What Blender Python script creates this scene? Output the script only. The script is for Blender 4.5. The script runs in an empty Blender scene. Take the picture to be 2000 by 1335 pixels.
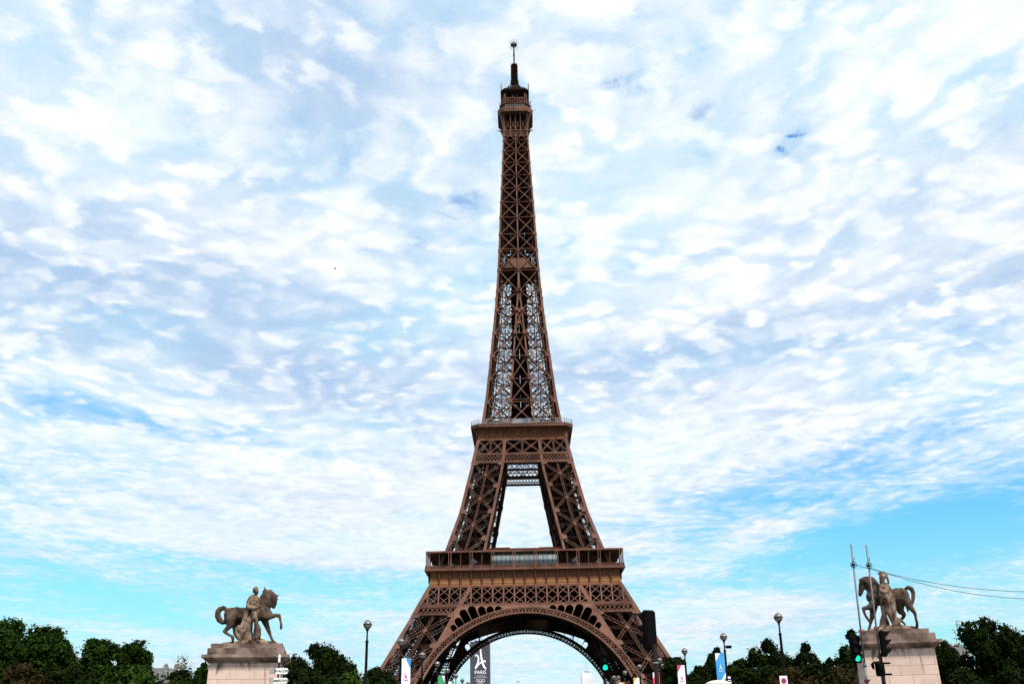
import bpy, bmesh, math, random
import numpy as np
from mathutils import Vector, Matrix, Euler
R = math.radians
PI = math.pi
scene = bpy.context.scene
col = scene.collection
rng = random.Random(7)

# ------------------------------------------------------------------ camera
cam_d = bpy.data.cameras.new('camera')
cam = bpy.data.objects.new('camera', cam_d)
col.objects.link(cam)
F_PX = 1904.11                      # focal length in pixels of a 2000 px wide frame
cam_d.sensor_fit = 'HORIZONTAL'
cam_d.sensor_width = 36.0
cam_d.lens = F_PX / 2000.0 * 36.0
cam_d.clip_start = 0.1
cam_d.clip_end = 20000.0
cam.location = (0, -400, 1.6)
cam.rotation_mode = 'XYZ'
CAM_R = Matrix.Rotation(0.00879748, 4, 'Z') @ Matrix.Rotation(PI/2 + 0.37873468, 4, 'X') @ Matrix.Rotation(-0.01788605, 4, 'Z')
cam.rotation_euler = CAM_R.to_euler('XYZ')
scene.camera = cam

# ------------------------------------------------------------------ exposure, sun
EXPO = 0.85
SUN_AZ, SUN_EL = R(30), R(53)       # behind the camera, to its right
vs = scene.view_settings
vs.view_transform = 'Standard'; vs.look = 'None'; vs.exposure = EXPO; vs.gamma = 1.0
vs.use_curve_mapping = False
sun_d = bpy.data.lights.new('sun', 'SUN')
sun_d.energy = 4.2; sun_d.angle = R(10); sun_d.color = (1.0, 0.93, 0.84)
sun = bpy.data.objects.new('sun', sun_d); col.objects.link(sun)
sdir = Vector((math.sin(SUN_AZ)*math.cos(SUN_EL), -math.cos(SUN_AZ)*math.cos(SUN_EL), math.sin(SUN_EL)))
sun.rotation_euler = sdir.to_track_quat('Z', 'Y').to_euler()

# ------------------------------------------------------------------ shader helper
class X:
    """a socket with arithmetic, so that node maths reads as formulae"""
    nt = None
    def __init__(self, s): self.s = s
    @staticmethod
    def op(o, *a):
        n = X.nt.nodes.new('ShaderNodeMath'); n.operation = o
        for i, v in enumerate(a):
            if isinstance(v, X): X.nt.links.new(v.s, n.inputs[i])
            else: n.inputs[i].default_value = v
        return X(n.outputs[0])
    def __add__(a, b): return X.op('ADD', a, b)
    __radd__ = __add__
    def __sub__(a, b): return X.op('SUBTRACT', a, b)
    def __rsub__(a, b): return X.op('SUBTRACT', b, a)
    def __mul__(a, b): return X.op('MULTIPLY', a, b)
    __rmul__ = __mul__
    def __truediv__(a, b): return X.op('DIVIDE', a, b)
    def __rtruediv__(a, b): return X.op('DIVIDE', b, a)
def xyz(v):
    n = X.nt.nodes.new('ShaderNodeSeparateXYZ'); X.nt.links.new(v.s, n.inputs[0])
    return [X(o) for o in n.outputs]
def vec(*a):
    n = X.nt.nodes.new('ShaderNodeCombineXYZ')
    for i, v in enumerate(a):
        if isinstance(v, X): X.nt.links.new(v.s, n.inputs[i])
        else: n.inputs[i].default_value = v
    return X(n.outputs[0])
def noise(v, scale, detail=3, rough=0.5, dist=0.0):
    n = X.nt.nodes.new('ShaderNodeTexNoise')
    if v is not None: X.nt.links.new(v.s, n.inputs['Vector'])
    n.inputs['Scale'].default_value = scale; n.inputs['Detail'].default_value = detail
    n.inputs['Roughness'].default_value = rough; n.inputs['Distortion'].default_value = dist
    return X(n.outputs['Fac'])
def voro(v, scale, smooth=0.6):
    n = X.nt.nodes.new('ShaderNodeTexVoronoi'); n.feature = 'SMOOTH_F1'
    X.nt.links.new(v.s, n.inputs['Vector'])
    n.inputs['Scale'].default_value = scale; n.inputs['Smoothness'].default_value = smooth
    return X(n.outputs['Distance'])
def sstep(v, a, b, lo=0.0, hi=1.0):
    n = X.nt.nodes.new('ShaderNodeMapRange'); n.interpolation_type = 'SMOOTHSTEP'
    X.nt.links.new(v.s, n.inputs[0])
    for i, t in enumerate((a, b, lo, hi)): n.inputs[i+1].default_value = t
    return X(n.outputs[0])
def cmix(f, a, b, mode='MIX'):
    n = X.nt.nodes.new('ShaderNodeMix'); n.data_type = 'RGBA'; n.blend_type = mode
    for i, v in ((0, f), (6, a), (7, b)):
        if isinstance(v, X): X.nt.links.new(v.s, n.inputs[i])
        elif i == 0: n.inputs[0].default_value = v
        else: n.inputs[i].default_value = (v[0], v[1], v[2], 1)
    return X(n.outputs[2])

# ------------------------------------------------------------------ world: Nishita sky under a broken altocumulus deck
def build_world():
    w = bpy.data.worlds.new('World'); scene.world = w; w.use_nodes = True
    nt = w.node_tree; nt.nodes.clear(); X.nt = nt
    out = nt.nodes.new('ShaderNodeOutputWorld'); bg = nt.nodes.new('ShaderNodeBackground')
    nt.links.new(bg.outputs[0], out.inputs[0])
    sky = nt.nodes.new('ShaderNodeTexSky'); sky.sky_type = 'NISHITA'; sky.sun_disc = False
    sky.sun_elevation = SUN_EL; sky.sun_rotation = PI - SUN_AZ
    sky.air_density = 1.2; sky.dust_density = 1.0; sky.ozone_density = 2.0
    tc = nt.nodes.new('ShaderNodeTexCoord')
    d = X(tc.outputs['Generated'])
    dx, dy, dz = xyz(d)
    el = X.op('ARCSINE', dz) * (180/PI)
    az = X.op('ARCTAN2', dx, dy) * (180/PI)
    zz = X.op('MAXIMUM', dz, 0.0) + 0.05
    P = vec(dx/zz, dy/zz, 0.0)
    # the deck's cells; a domain warp keeps them irregular
    wrp = noise(P, 1.6, 2, 0.5)
    wrp2 = noise(vec(dx/zz + 7.3, dy/zz, 0.0), 1.6, 2, 0.5)
    Pw = vec(dx/zz + (wrp - 0.5)*0.35, dy/zz + (wrp2 - 0.5)*0.5, 0.0)
    jx = noise(P, 13.0, 3, .6) - 0.5; jy = noise(vec(dx/zz+3.1, dy/zz+1.7, 0.0), 13.0, 3, .6) - 0.5
    px_, py_ = dx/zz + (wrp - 0.5)*0.30 + jx*0.11, dy/zz + (wrp2 - 0.5)*0.42 + jy*0.15
    puff = sstep(voro(vec(px_, py_*.85, 0.0), 17.5, 0.95), 0.58, 0.12)
    puff2 = sstep(voro(vec(px_*.92 + py_*.39 + 5.0, py_*.80 - px_*.33, 0.0), 11.0, 0.95), 0.60, 0.12)
    fine = noise(Pw, 19.0, 6, 0.62, 0.35)
    mid = noise(Pw, 5.2, 5, 0.58, 0.25)
    # long bands, arching over the place
    bend = X.op('SQRT', az*az + 60.0) * 0.26
    q = el - bend
    band = noise(vec(az*0.030 + (wrp-0.5)*0.5, q*0.115 + (wrp2-0.5)*0.5, 0.37), 1.0, 4, 0.5, 0.3)
    band2 = noise(vec(az*0.06 + (wrp-.5)*.4, q*0.42 + (wrp2-.5)*0.8, 3.1), 1.0, 6, 0.6, 0.4)
    def blob(a0, e0, ra, re, slope=0.0):
        u = (az - a0)/ra; v = (el - e0 - (az - a0)*slope)/re
        return sstep(u*u + v*v, 1.0, 0.0)
    # how much of the blue is covered
    low = sstep(el, 4.0, 21.0)                       # thinner towards the horizon
    cov = (0.31 + low*0.80) + (mid - 0.5)*0.55 + (band - 0.5)*0.8 + (band2 - 0.5)*1.0 + (fine - 0.5)*0.38 + (puff - .4)*.16
    cov = cov - blob(19, 11.6, 17, 5.2, 0.02)*0.46 - blob(-22, 16.2, 15, 1.7, -0.13)*0.36 - blob(-19, 6.5, 14, 3.2)*0.15 - blob(25, 20, 6, 3.5)*.25
    cov = cov + blob(-16, 20.0, 20, 4.5, -0.1)*0.25 + blob(-12, 13.2, 18, 1.8, -0.16)*0.36 + blob(10, 20, 16, 4.0, 0.05)*0.2
    cov = cov + blob(6, 14.5, 10, 4.0)*0.2 + blob(-14, 4.3, 20, 2.6)*0.34 + blob(2, 4.0, 9, 3.0)*.25 + blob(11, 5.0, 10, 2.5)*0.3 + blob(13.5, 10.3, 3.0, .8)*.3
    cir = noise(vec(az*.045 + (wrp-.5)*.5, (el + az*.06)*.55 + (wrp2-.5)*.7, 7.7), 1.0, 6, .62, .5)
    cov = cov + (cir - .385)*sstep(el, 17.0, 9.0)*1.4 + blob(-15, 10.6, 16, 2.6, -.10)*.22
    hole = blob(18.2, 31.6, 1.7, .75, 0.5)*0.95 + blob(22.6, 29.4, 2.2, .8, 0.2)*0.42 + blob(-4.6, 29.0, 4.0, 1.4, 0.6)*0.34 + blob(8.2, 36.0, 2.6, .8, -0.2)*0.34 + blob(13, 34.2, 2.4, .7, 0.2)*0.34 + blob(2.5, 28.5, 2.0, 1.6)*.24
    cov = cov - hole*sstep(fine*0.6 + mid*0.4, 0.58, 0.38)*1.1
    A = sstep(cov, 0.08, 0.95)
    # how bright the cloud is
    up = sstep(el, 9.0, 22.0)
    patch = sstep(noise(P, 2.4, 3), .34, .60, .45, 1.2)
    br = (band - 0.5)*1.0 + (mid - 0.5)*0.62 + (puff - 0.36)*(0.12 + up*0.42)*patch + (puff2 - 0.38)*(.08 + up*0.32) + (fine - 0.5)*sstep(el, 26.0, 14.0, 0.42, 0.8) + (band2 - .5)*sstep(el, 28.0, 16.0, .30, .62) - .06
    br = br + blob(16, 31, 24, 13)*0.16 + blob(8, 23, 18, 4, 0.05)*0.16 + blob(-16, 27.5, 14, 3.0, -0.12)*0.22 + blob(-12, 14.0, 18, 1.5, -0.16)*0.15
    br = br - blob(-22, 22.6, 20, 2.4, -0.10)*0.30 - blob(-16, 18.9, 18, 2.2, -0.13)*0.28 - blob(-14, 36, 11, 6)*0.20 - blob(13, 21.0, 13, 2.0, 0.05)*0.24 - hole*.25
    B = sstep(br, -0.80, 0.52)
    k = 1.0/2**EXPO
    shade = cmix(sstep(noise(P, 0.9, 3), .38, .62), (0.44*k, 0.62*k, 0.88*k), (0.48*k, 0.78*k, 0.99*k))
    c = cmix(B, shade, (1.03*k, 1.06*k, 1.07*k))
    sk = nt.nodes.new('ShaderNodeVectorMath'); sk.operation = 'SCALE'; nt.links.new(sky.outputs[0], sk.inputs[0]); sk.inputs['Scale'].default_value = SKY_S
    tint = cmix(sstep(el, 5.0, 18.0), (0.44, 1.04, 1.18), (0.38, 1.04, 1.50))
    s2 = cmix(1.0, X(sk.outputs[0]), tint, 'MULTIPLY')
    veil = cmix(sstep(el, 14.0, 1.0, 0.0, 0.45), s2, (0.54*k, 0.95*k, 1.04*k))
    fin = cmix(A, veil, c)
    nt.links.new(fin.s, bg.inputs['Color']); bg.inputs['Strength'].default_value = 1.0
    w.cycles.sampling_method = 'MANUAL'; w.cycles.sample_map_resolution = 512
SKY_S = 0.082
build_world()

# ------------------------------------------------------------------ object helpers
def tag(o, label=None, cat=None, group=None, kind=None):
    if label: o['label'] = label
    if cat: o['category'] = cat
    if group: o['group'] = group
    if kind: o['kind'] = kind
    return o
def empty(name, loc=(0, 0, 0), rz=0.0):
    o = bpy.data.objects.new(name, None); col.objects.link(o)
    o.location = loc; o.rotation_euler = (0, 0, rz); o.empty_display_size = 0.3
    return o
def place(name, mesh, parent=None, loc=(0, 0, 0), rot=(0, 0, 0)):
    o = bpy.data.objects.new(name, mesh); col.objects.link(o)
    o.location = loc; o.rotation_euler = rot
    if parent is not None: o.parent = parent
    return o
def copy_tree(o, parent=None):
    c = o.copy(); col.objects.link(c)
    if parent is not None: c.parent = parent
    for ch in list(o.children): copy_tree(ch, c)
    return c
def nrm(v):
    l = math.sqrt(v[0]*v[0] + v[1]*v[1] + v[2]*v[2]) or 1e-9
    return (v[0]/l, v[1]/l, v[2]/l)
def crs(a, b): return (a[1]*b[2]-a[2]*b[1], a[2]*b[0]-a[0]*b[2], a[0]*b[1]-a[1]*b[0])
def lerp(a, b, t): return tuple(a[i] + (b[i]-a[i])*t for i in range(3))
class MB:
    """collects pieces of one mesh"""
    def __init__(self): self.v = []; self.f = []; self.sm = []
    def beam(self, a, b, w, h=None, n=None, w2=None, cap=False):
        h = w if h is None else h
        d = nrm((b[0]-a[0], b[1]-a[1], b[2]-a[2]))
        if n is None: n = (0, 1, 0) if abs(d[1]) < 0.9 else (1, 0, 0)
        s = nrm(crs(d, n)); t = crs(s, d)
        k = len(self.v)
        for p, f in ((a, 1.0), (b, 1.0 if w2 is None else w2/w)):
            for i, j in ((-1, -1), (1, -1), (1, 1), (-1, 1)):
                x = i*w*0.5*f; y = j*h*0.5*f
                self.v.append((p[0]+s[0]*x+t[0]*y, p[1]+s[1]*x+t[1]*y, p[2]+s[2]*x+t[2]*y))
        self.f += [(k, k+1, k+5, k+4), (k+1, k+2, k+6, k+5), (k+2, k+3, k+7, k+6), (k+3, k, k+4, k+7)]
        if cap: self.f += [(k+3, k+2, k+1, k), (k+4, k+5, k+6, k+7)]
    def laced(self, a, b, w, n, r=0.2, z=0.13, step=None):
        """a lattice girder: two rails and a zigzag between them"""
        d = nrm((b[0]-a[0], b[1]-a[1], b[2]-a[2])); s = nrm(crs(d, n))
        L = math.dist(a, b); o = tuple(c*w*0.5 for c in s)
        P = lambda p, q: (p[0]+q*o[0], p[1]+q*o[1], p[2]+q*o[2])
        self.beam(P(a, -1), P(b, -1), r, r*1.6, n); self.beam(P(a, 1), P(b, 1), r, r*1.6, n)
        m = max(2, int(L/(step or w*1.3)))
        for i in range(m):
            q = 1 if i % 2 else -1
            self.beam(P(lerp(a, b, i/m), q), P(lerp(a, b, (i+1)/m), -q), z, z, n)
    def box(self, c, sx, sy, sz, taper=1.0, rz=0.0):
        k = len(self.v); ca, sa = math.cos(rz), math.sin(rz)
        for z, f in ((-0.5, 1.0), (0.5, taper)):
            for i, j in ((-1, -1), (1, -1), (1, 1), (-1, 1)):
                x, y = i*sx*0.5*f, j*sy*0.5*f
                self.v.append((c[0]+x*ca-y*sa, c[1]+x*sa+y*ca, c[2]+z*sz))
        self.f += [(k+3, k+2, k+1, k), (k+4, k+5, k+6, k+7), (k, k+1, k+5, k+4), (k+1, k+2, k+6, k+5), (k+2, k+3, k+7, k+6), (k+3, k, k+4, k+7)]
    def poly(self, pts):
        k = len(self.v); self.v += [tuple(p) for p in pts]; self.f.append(tuple(range(k, k+len(pts))))
    def plate(self, pts, t):
        """a flat polygon with thickness t (vector)"""
        k = len(self.v); n = len(pts)
        self.v += [tuple(p) for p in pts] + [(p[0]+t[0], p[1]+t[1], p[2]+t[2]) for p in pts]
        self.f += [tuple(range(k+n-1, k-1, -1)), tuple(range(k+n, k+2*n))]
        self.f += [(k+i, k+(i+1) % n, k+n+(i+1) % n, k+n+i) for i in range(n)]
    def tube(self, pts, rad, seg=8, caps=True, smooth=True):
        """round tube through pts; rad a number or one per point"""
        n = len(pts); k = len(self.v)
        rad = [rad]*n if not hasattr(rad, '__len__') else rad
        ref = None
        for i, p in enumerate(pts):
            a = pts[max(i-1, 0)]; b = pts[min(i+1, n-1)]
            d = nrm((b[0]-a[0], b[1]-a[1], b[2]-a[2]))
            if ref is None: ref = (1, 0, 0) if abs(d[0]) < 0.8 else (0, 1, 0)
            s = nrm(crs(d, ref)); t = crs(s, d); ref = t
            for j in range(seg):
                c, q = math.cos(2*PI*j/seg)*rad[i], math.sin(2*PI*j/seg)*rad[i]
                self.v.append((p[0]+s[0]*c+t[0]*q, p[1]+s[1]*c+t[1]*q, p[2]+s[2]*c+t[2]*q))
        f0 = len(self.f)
        for i in range(n-1):
            for j in range(seg):
                a = k+i*seg+j; b = k+i*seg+(j+1) % seg
                self.f.append((a, b, b+seg, a+seg))
        if smooth: self.sm.append((f0, len(self.f)))
        if caps:
            self.f.append(tuple(range(k+seg-1, k-1, -1))); self.f.append(tuple(range(k+(n-1)*seg, k+n*seg)))
    def lathe(self, prof, seg=16, c=(0, 0, 0)):
        """prof: (radius, z) pairs about a vertical axis"""
        self.tube([(c[0], c[1], c[2]+z) for r, z in prof], [max(r, 1e-4) for r, z in prof], seg)
    def build(self, name, mat, parent=None, loc=(0, 0, 0), rot=(0, 0, 0)):
        return place(name, self.mesh(name, mat), parent, loc, rot)
    def mesh(self, name, mat):
        me = bpy.data.meshes.new(name); me.from_pydata(self.v, [], self.f)
        if self.sm:
            fl = np.zeros(len(self.f), bool)
            for a, b in self.sm: fl[a:b] = True
            me.polygons.foreach_set('use_smooth', fl)
        me.materials.append(mat); me.update()
        return me
def fixn(me):
    bm = bmesh.new(); bm.from_mesh(me); bmesh.ops.recalc_face_normals(bm, faces=bm.faces); bm.to_mesh(me); bm.free()
    return me
def evald(o, name, mat):
    """bake an object with modifiers (or a curve) into a plain mesh"""
    dg = bpy.context.evaluated_depsgraph_get()
    me = bpy.data.meshes.new_from_object(o.evaluated_get(dg)); me.name = name
    me.materials.clear(); me.materials.append(mat)
    bpy.data.objects.remove(o)
    return me
def text_mesh(txt, size, depth, mat, name='lettering', spacing=1.0, bold=0.0):
    c = bpy.data.curves.new(name, 'FONT'); c.body = txt; c.size = size; c.extrude = depth; c.align_x = 'CENTER'; c.align_y = 'CENTER'
    c.space_character = spacing; c.offset = bold
    o = bpy.data.objects.new(name, c); col.objects.link(o)
    bpy.context.view_layer.update()
    return evald(o, name, mat)
def flat_shape(loops, depth, mat, name, res=1):
    """a filled outline (first loop) with holes (other loops), in x/y, extruded"""
    c = bpy.data.curves.new(name, 'CURVE'); c.dimensions = '2D'; c.fill_mode = 'BOTH'; c.extrude = depth
    for lp in loops:
        s = c.splines.new('POLY'); s.points.add(len(lp)-1); s.use_cyclic_u = True
        for i, p in enumerate(lp): s.points[i].co = (p[0], p[1], 0, 1)
    o = bpy.data.objects.new(name, c); col.objects.link(o)
    bpy.context.view_layer.update()
    return evald(o, name, mat)

# ------------------------------------------------------------------ materials
def mat(name, base, rough=0.6, metal=0.0, var=0.25, scale=1.0, stain=None, stain_at=0.62, bump=0.0, bscale=None, coat=0.0, spec=0.5):
    m = bpy.data.materials.new(name); m.use_nodes = True; nt = m.node_tree; X.nt = nt
    p = nt.nodes['Principled BSDF']
    tc = nt.nodes.new('ShaderNodeTexCoord'); o = X(tc.outputs['Object'])
    f = noise(o, scale, 5, 0.6)
    c = cmix(sstep(f, 0.3, 0.7), tuple(x*(1-var) for x in base), tuple(min(1, x*(1+var)) for x in base))
    if stain:
        g = noise(o, scale*0.37, 6, 0.65, 0.6)
        c = cmix(sstep(g, stain_at-0.1, stain_at+0.1), c, stain)
    nt.links.new(c.s, p.inputs['Base Color'])
    p.inputs['Roughness'].default_value = rough; p.inputs['Metallic'].default_value = metal
    p.inputs['Coat Weight'].default_value = coat; p.inputs['Specular IOR Level'].default_value = spec
    if bump:
        b = nt.nodes.new('ShaderNodeBump'); b.inputs['Strength'].default_value = bump; b.inputs['Distance'].default_value = 0.02
        nt.links.new(noise(o, bscale or scale*8, 6, 0.6).s, b.inputs['Height']); nt.links.new(b.outputs[0], p.inputs['Normal'])
    return m
def emit_mat(name, c, s):
    m = bpy.data.materials.new(name); m.use_nodes = True; nt = m.node_tree
    p = nt.nodes['Principled BSDF']; p.inputs['Base Color'].default_value = (*c, 1)
    p.inputs['Emission Color'].default_value = (*c, 1); p.inputs['Emission Strength'].default_value = s
    X.nt = nt; tc = nt.nodes.new('ShaderNodeTexCoord')
    v = noise(X(tc.outputs['Object']), 30, 2) * 0.3 + 0.85
    nt.links.new((v*s).s, p.inputs['Emission Strength'])
    return m
IRON = mat('brown_iron_paint', (0.101, 0.050, 0.037), 0.65, 0, 0.30, 0.16, (0.150, 0.070, 0.032), 0.70, spec=0.06)
IRON_FRIEZE = mat('ochre_iron_paint', (0.155, 0.060, 0.029), 0.55, 0, 0.18, 0.3, (0.19, 0.10, 0.035), 0.64, spec=0.06)
IRON_RED = mat('dark_red_paint', (0.050, 0.015, 0.010), 0.7, 0, 0.3, 0.3, spec=.06)
IRON_DARK = mat('dark_and_shaded_iron', (0.011, 0.0065, 0.005), 0.8, 0, 0.3, 0.3, spec=0.02)  # dark iron of roof and mast; inside the tower, interior shade painted in
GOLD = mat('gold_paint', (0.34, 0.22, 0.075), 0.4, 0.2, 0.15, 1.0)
IRON_INNER_SHADE = mat('inner_shade_iron', (0.024, 0.011, 0.008), 0.75, 0, 0.25, 0.2, spec=.03)  # the brown paint darkened, with the tower's interior shade put into its colour
GREYM = mat('grey_metal', (0.20, 0.20, 0.21), 0.45, 0.3, 0.2, 1.0)
GLASS = mat('pavilion_glass', (0.22, 0.27, 0.29), 0.35, 0.0, 0.2, 0.15, spec=0.8)
STONE_BASE = mat('pier_masonry', (0.32, 0.28, 0.23), 0.85, 0, 0.2, 0.4, bump=0.3)

# ------------------------------------------------------------------ the iron tower
HZ = [0, 21, 30, 40, 50.5, 57, 65, 80, 92, 102, 111, 118, 129.2, 148, 173, 191, 204, 225, 242, 265, 276, 290]
HW = [62, 50.1, 45.5, 40.2, 35.0, 32.3, 29.3, 24.4, 21.75, 19.5, 17.6, 16.1, 14.4, 12.5, 10.1, 8.94, 8.3, 7.45, 6.6, 5.6, 5.3, 5.1]
def hw(z): return float(np.interp(z, HZ, HW))
def iw(z): return float(np.interp(z, [0, 50.5, 57, 65, 100.7, 111, 118, 186], [47, 20.0, 17.4, 15.0, 7.8, 7.0, 5.35, 0.0]))
BAY = 3.94
def build_tower():
    T = empty('iron_lattice_tower', (0, 0, 0))
    tag(T, 'towering brown wrought iron lattice tower with great arch between its splayed legs', 'tower')
    NF = (0, -1, 0)
    # ---- legs: one modelled, four placed
    leg = MB(); inn = MB()
    ch = {(a, b): (lambda z, a=a, b=b: (-(hw(z) if a else iw(z)), -(hw(z) if b else iw(z)), z)) for a in (0, 1) for b in (0, 1)}
    zs = [0.0, 6, 12, 18, 24, 30, 35, 40.4, 44, 47.5, 50.5, 54, 57, 61, 65, 70, 75, 80, 86, 92, 97, 102, 106.5, 111, 118]
    for key, c in ch.items():
        wd = 1.25 if key == (1, 1) else 1.05
        for z0, z1 in zip(zs, zs[1:]):
            s = 1.0 if z1 <= 57 else 0.92
            (inn if key == (0, 0) else leg).beam(c(z0), c(z1 + 0.05), wd*s, wd*s, NF)
    faces = [((1, 1), (0, 1), NF), ((1, 1), (1, 0), (-1, 0, 0)), ((1, 0), (0, 0), (0, 1, 0)), ((0, 1), (0, 0), (1, 0, 0))]
    low = [1.0, 7.0, 18.0, 29.5, 40.4]
    mid = [57.5, 69.6, 80.6, 91.3, 100.9]
    for fi, (ka, kb, n) in enumerate(faces):
        A, B = ch[ka], ch[kb]; tgt = leg if fi < 2 else inn
        for lv, w in ((low, 1.05), (mid, 0.85)):
            for z0, z1 in zip(lv, lv[1:]):
                zm = z0 + (z1-z0)*0.48
                a0, a1, b0, b1 = A(z0), A(z1), B(z0), B(z1)
                tgt.laced(a0, b1, w*.92, n, .15, .09); tgt.laced(b0, a1, w*.92, n, .15, .09)
                in_ = lambda p: (p[0]-n[0]*.5, p[1]-n[1]*.5, p[2])
                inn.laced(in_(A(z1)), in_(B(z1)), w*0.8, n, 0.22, .15)
                inn.laced(in_(A(zm)), in_(B(zm)), w*0.8, n, 0.2, .15)
                tgt.laced(lerp(a0, b0, .5), lerp(a1, b1, .5), w*0.75, n, 0.13, .09)
                c = lerp(A(zm), B(zm), 0.5)              # gusset plates
                g = [lerp(c, A(zm), .10), lerp(c, lerp(a1, b1, .5), .16), lerp(c, B(zm), .10), lerp(c, lerp(a0, b0, .5), .16)]
                tgt.plate([(p[0]+n[0]*.35, p[1]+n[1]*.35, p[2]) for p in g], (n[0]*.12, n[1]*.12, 0))
                for P, Q, dz in ((A, B, 1.1), (B, A, 1.1)):
                    tgt.plate([(p[0]+n[0]*.62, p[1]+n[1]*.62, p[2]) for p in (P(z1-dz), lerp(P(z1-dz*.6), Q(z1-dz*.6), .16), lerp(P(z1+dz*.6), Q(z1+dz*.6), .16), P(z1+dz))], (n[0]*.1, n[1]*.1, 0))
    for z in low[1:] + mid[1:] + [23.7, 35.0, 63.5, 75, 86, 96]:      # diaphragms
        c = [ch[k](z) for k in ((1, 1), (0, 1), (0, 0), (1, 0))]
        inn.beam(c[0], c[2], 0.35, 0.35); inn.beam(c[1], c[3], 0.35, 0.35)
        for i in range(4):
            inn.beam(lerp(c[i], c[(i+1) % 4], .5), lerp(c[(i+1) % 4], c[(i+2) % 4], .5), 0.25, 0.25)
    leg_me = leg.mesh('leg', IRON); inn_me = inn.mesh('inner_bracing', IRON_INNER_SHADE)
    # lift rails and stairs climbing inside each leg, the rails oversized to darken its interior
    tr = MB(); st = MB()
    def ax(z, u, v):
        a, b = hw(z), iw(z)
        return (-(b + (a-b)*u), -(b + (a-b)*v), z)
    for (z0, z1) in ((1, 57), (57, 111)):
        L = np.linspace(z0, z1, 15)
        for q0, q1 in zip(L, L[1:]):
            for u, v in ((.36, .60), (.60, .36), (.26, .30), (.78, .55), (.52, .74), (.14, .5)):
                tr.beam(ax(q0, u, v), ax(q1+.03, u, v), 1.25, 1.2, (-.7, -.7, 0))
            tr.beam(ax(q0, .36, .6), ax(q0, .6, .36), .3); tr.beam(ax(q0, .36, .6), ax(q1, .6, .36), .25)
            tr.beam(ax(q0, .30, .36), ax(q1, .36, .6), .22); tr.beam(ax(q0, .74, .6), ax(q1, .6, .36), .22); tr.beam(ax(q1, .74, .6), ax(q0, .52, .7), .22)
        nfl = int((z1-z0)/2.6)
        for i in range(nfl):
            q0 = z0 + (z1-z0)*i/nfl; q1 = z0 + (z1-z0)*(i+1)/nfl
            for (cu, cv) in ((.82, .82), (.2, .72)):
                a, b = (ax(q0, cu-.12, cv), ax(q1, cu+.10, cv)) if i % 2 else (ax(q0, cu+.10, cv), ax(q1, cu-.12, cv))
                for dx in (-.55, .55):
                    a2, b2 = (a[0], a[1]+dx, a[2]), (b[0], b[1]+dx, b[2])
                    st.beam(a2, b2, 0.3, 0.08)
                    st.beam((a2[0], a2[1], a2[2]+1.1), (b2[0], b2[1], b2[2]+1.1), 0.09)
                    for t in (.15, .5, .85):
                        p = lerp(a2, b2, t); st.beam(p, (p[0], p[1], p[2]+1.1), .07)
                for t in (.12, .3, .5, .7, .88):
                    p = lerp(a, b, t); st.box(p, .3, 1.1, .06)
                st.box((b[0], b[1], b[2]), 1.3, 1.5, .12)
    tr_me, st_me = tr.mesh('lift_track', IRON_DARK), st.mesh('staircase', mat('stair_grating', (.055, .05, .05), .6, .2, .2, 1.0))
    pb = MB(); pb.box((0, 0, -0.4), 7.5, 7.5, 3.4, 0.75)
    pb_me = pb.mesh('masonry_base', STONE_BASE)
    for i in range(4):
        L = place('leg', leg_me, T, rot=(0, 0, i*PI/2))
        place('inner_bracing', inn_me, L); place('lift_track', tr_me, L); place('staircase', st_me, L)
        for a in (46.5, 62.5):
            for b in (46.5, 62.5): place('masonry_base', pb_me, L, (-a, -b, 0))
    # ---- great arches
    ring = MB()
    Rin, Cin, Rout, Cout = 38.5, 1.85, 42.3, 0.40
    a_end = R(66)
    def arc(r, cz, a, off=0.0):
        x, z = r*math.sin(a), cz + r*math.cos(a)
        return (x, -hw(z) - 0.62 - off, z)
    NS = 60
    for i in range(NS):
        a, b = -a_end + 2*a_end*i/NS, -a_end + 2*a_end*(i+1)/NS + .004
        ring.beam(arc(Rin+.32, Cin, a), arc(Rin+.32, Cin, b), 0.64, 1.5, NF)
        ring.beam(arc(Rout-.25, Cout, a), arc(Rout-.25, Cout, b), 0.5, 1.2, NF)
    NP = 36
    for i in range(NP+1):
        a = -a_end*.97 + 2*a_end*.97*i/NP
        p, q = arc(Rin+.6, Cin, a), arc(Rout-.4, Cout, a)
        ring.beam(p, q, 0.3, 0.6, NF)
        if i < NP:                                    # a fan in every panel
            am = a + a_end*.97/NP; dlt = a_end*.97/NP
            f0 = arc(Rin+.7, Cin, am, .1)
            bow = [arc(Rin + .9 + 1.35*math.cos(t*PI/2*.98), Cin, am + dlt*.80*t, .1) for t in (-1, -.75, -.5, -.25, 0, .25, .5, .75, 1)]
            for u, w_ in zip(bow, bow[1:]): ring.beam(u, w_, 0.15, .3, NF)
            for j in (2, 4, 6): ring.beam(f0, bow[j], 0.11, .25, NF)
            ring.beam(arc(Rin+.75, Cin, am - dlt*.2, .1), arc(Rin+.75, Cin, am + dlt*.2, .1), .4, .4, NF)
            for t in (-.72, .72):
                ring.beam(bow[1 if t < 0 else 7], arc(Rout-.4, Cout, am + dlt*t, .1), .13, .3, NF)
                ring.beam(arc(Rin+2.5, Cin, am + dlt*t*.55, .1), arc(Rout-.4, Cout, am + dlt*t*.5, .1), .11, .3, NF)
    so = MB()
    # soffit lattice between the face arch and its inner twin
    for dep in (7.0, 14.2):
        for i in range(NS):
            a, b = -a_end*.93 + 2*a_end*.93*i/NS, -a_end*.93 + 2*a_end*.93*(i+1)/NS + .004
            so.beam(arc(Rin+.9, Cin, a, -dep), arc(Rin+.9, Cin, b, -dep), 0.22 if dep < 14 else 1.0, 0.3, NF)
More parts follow.
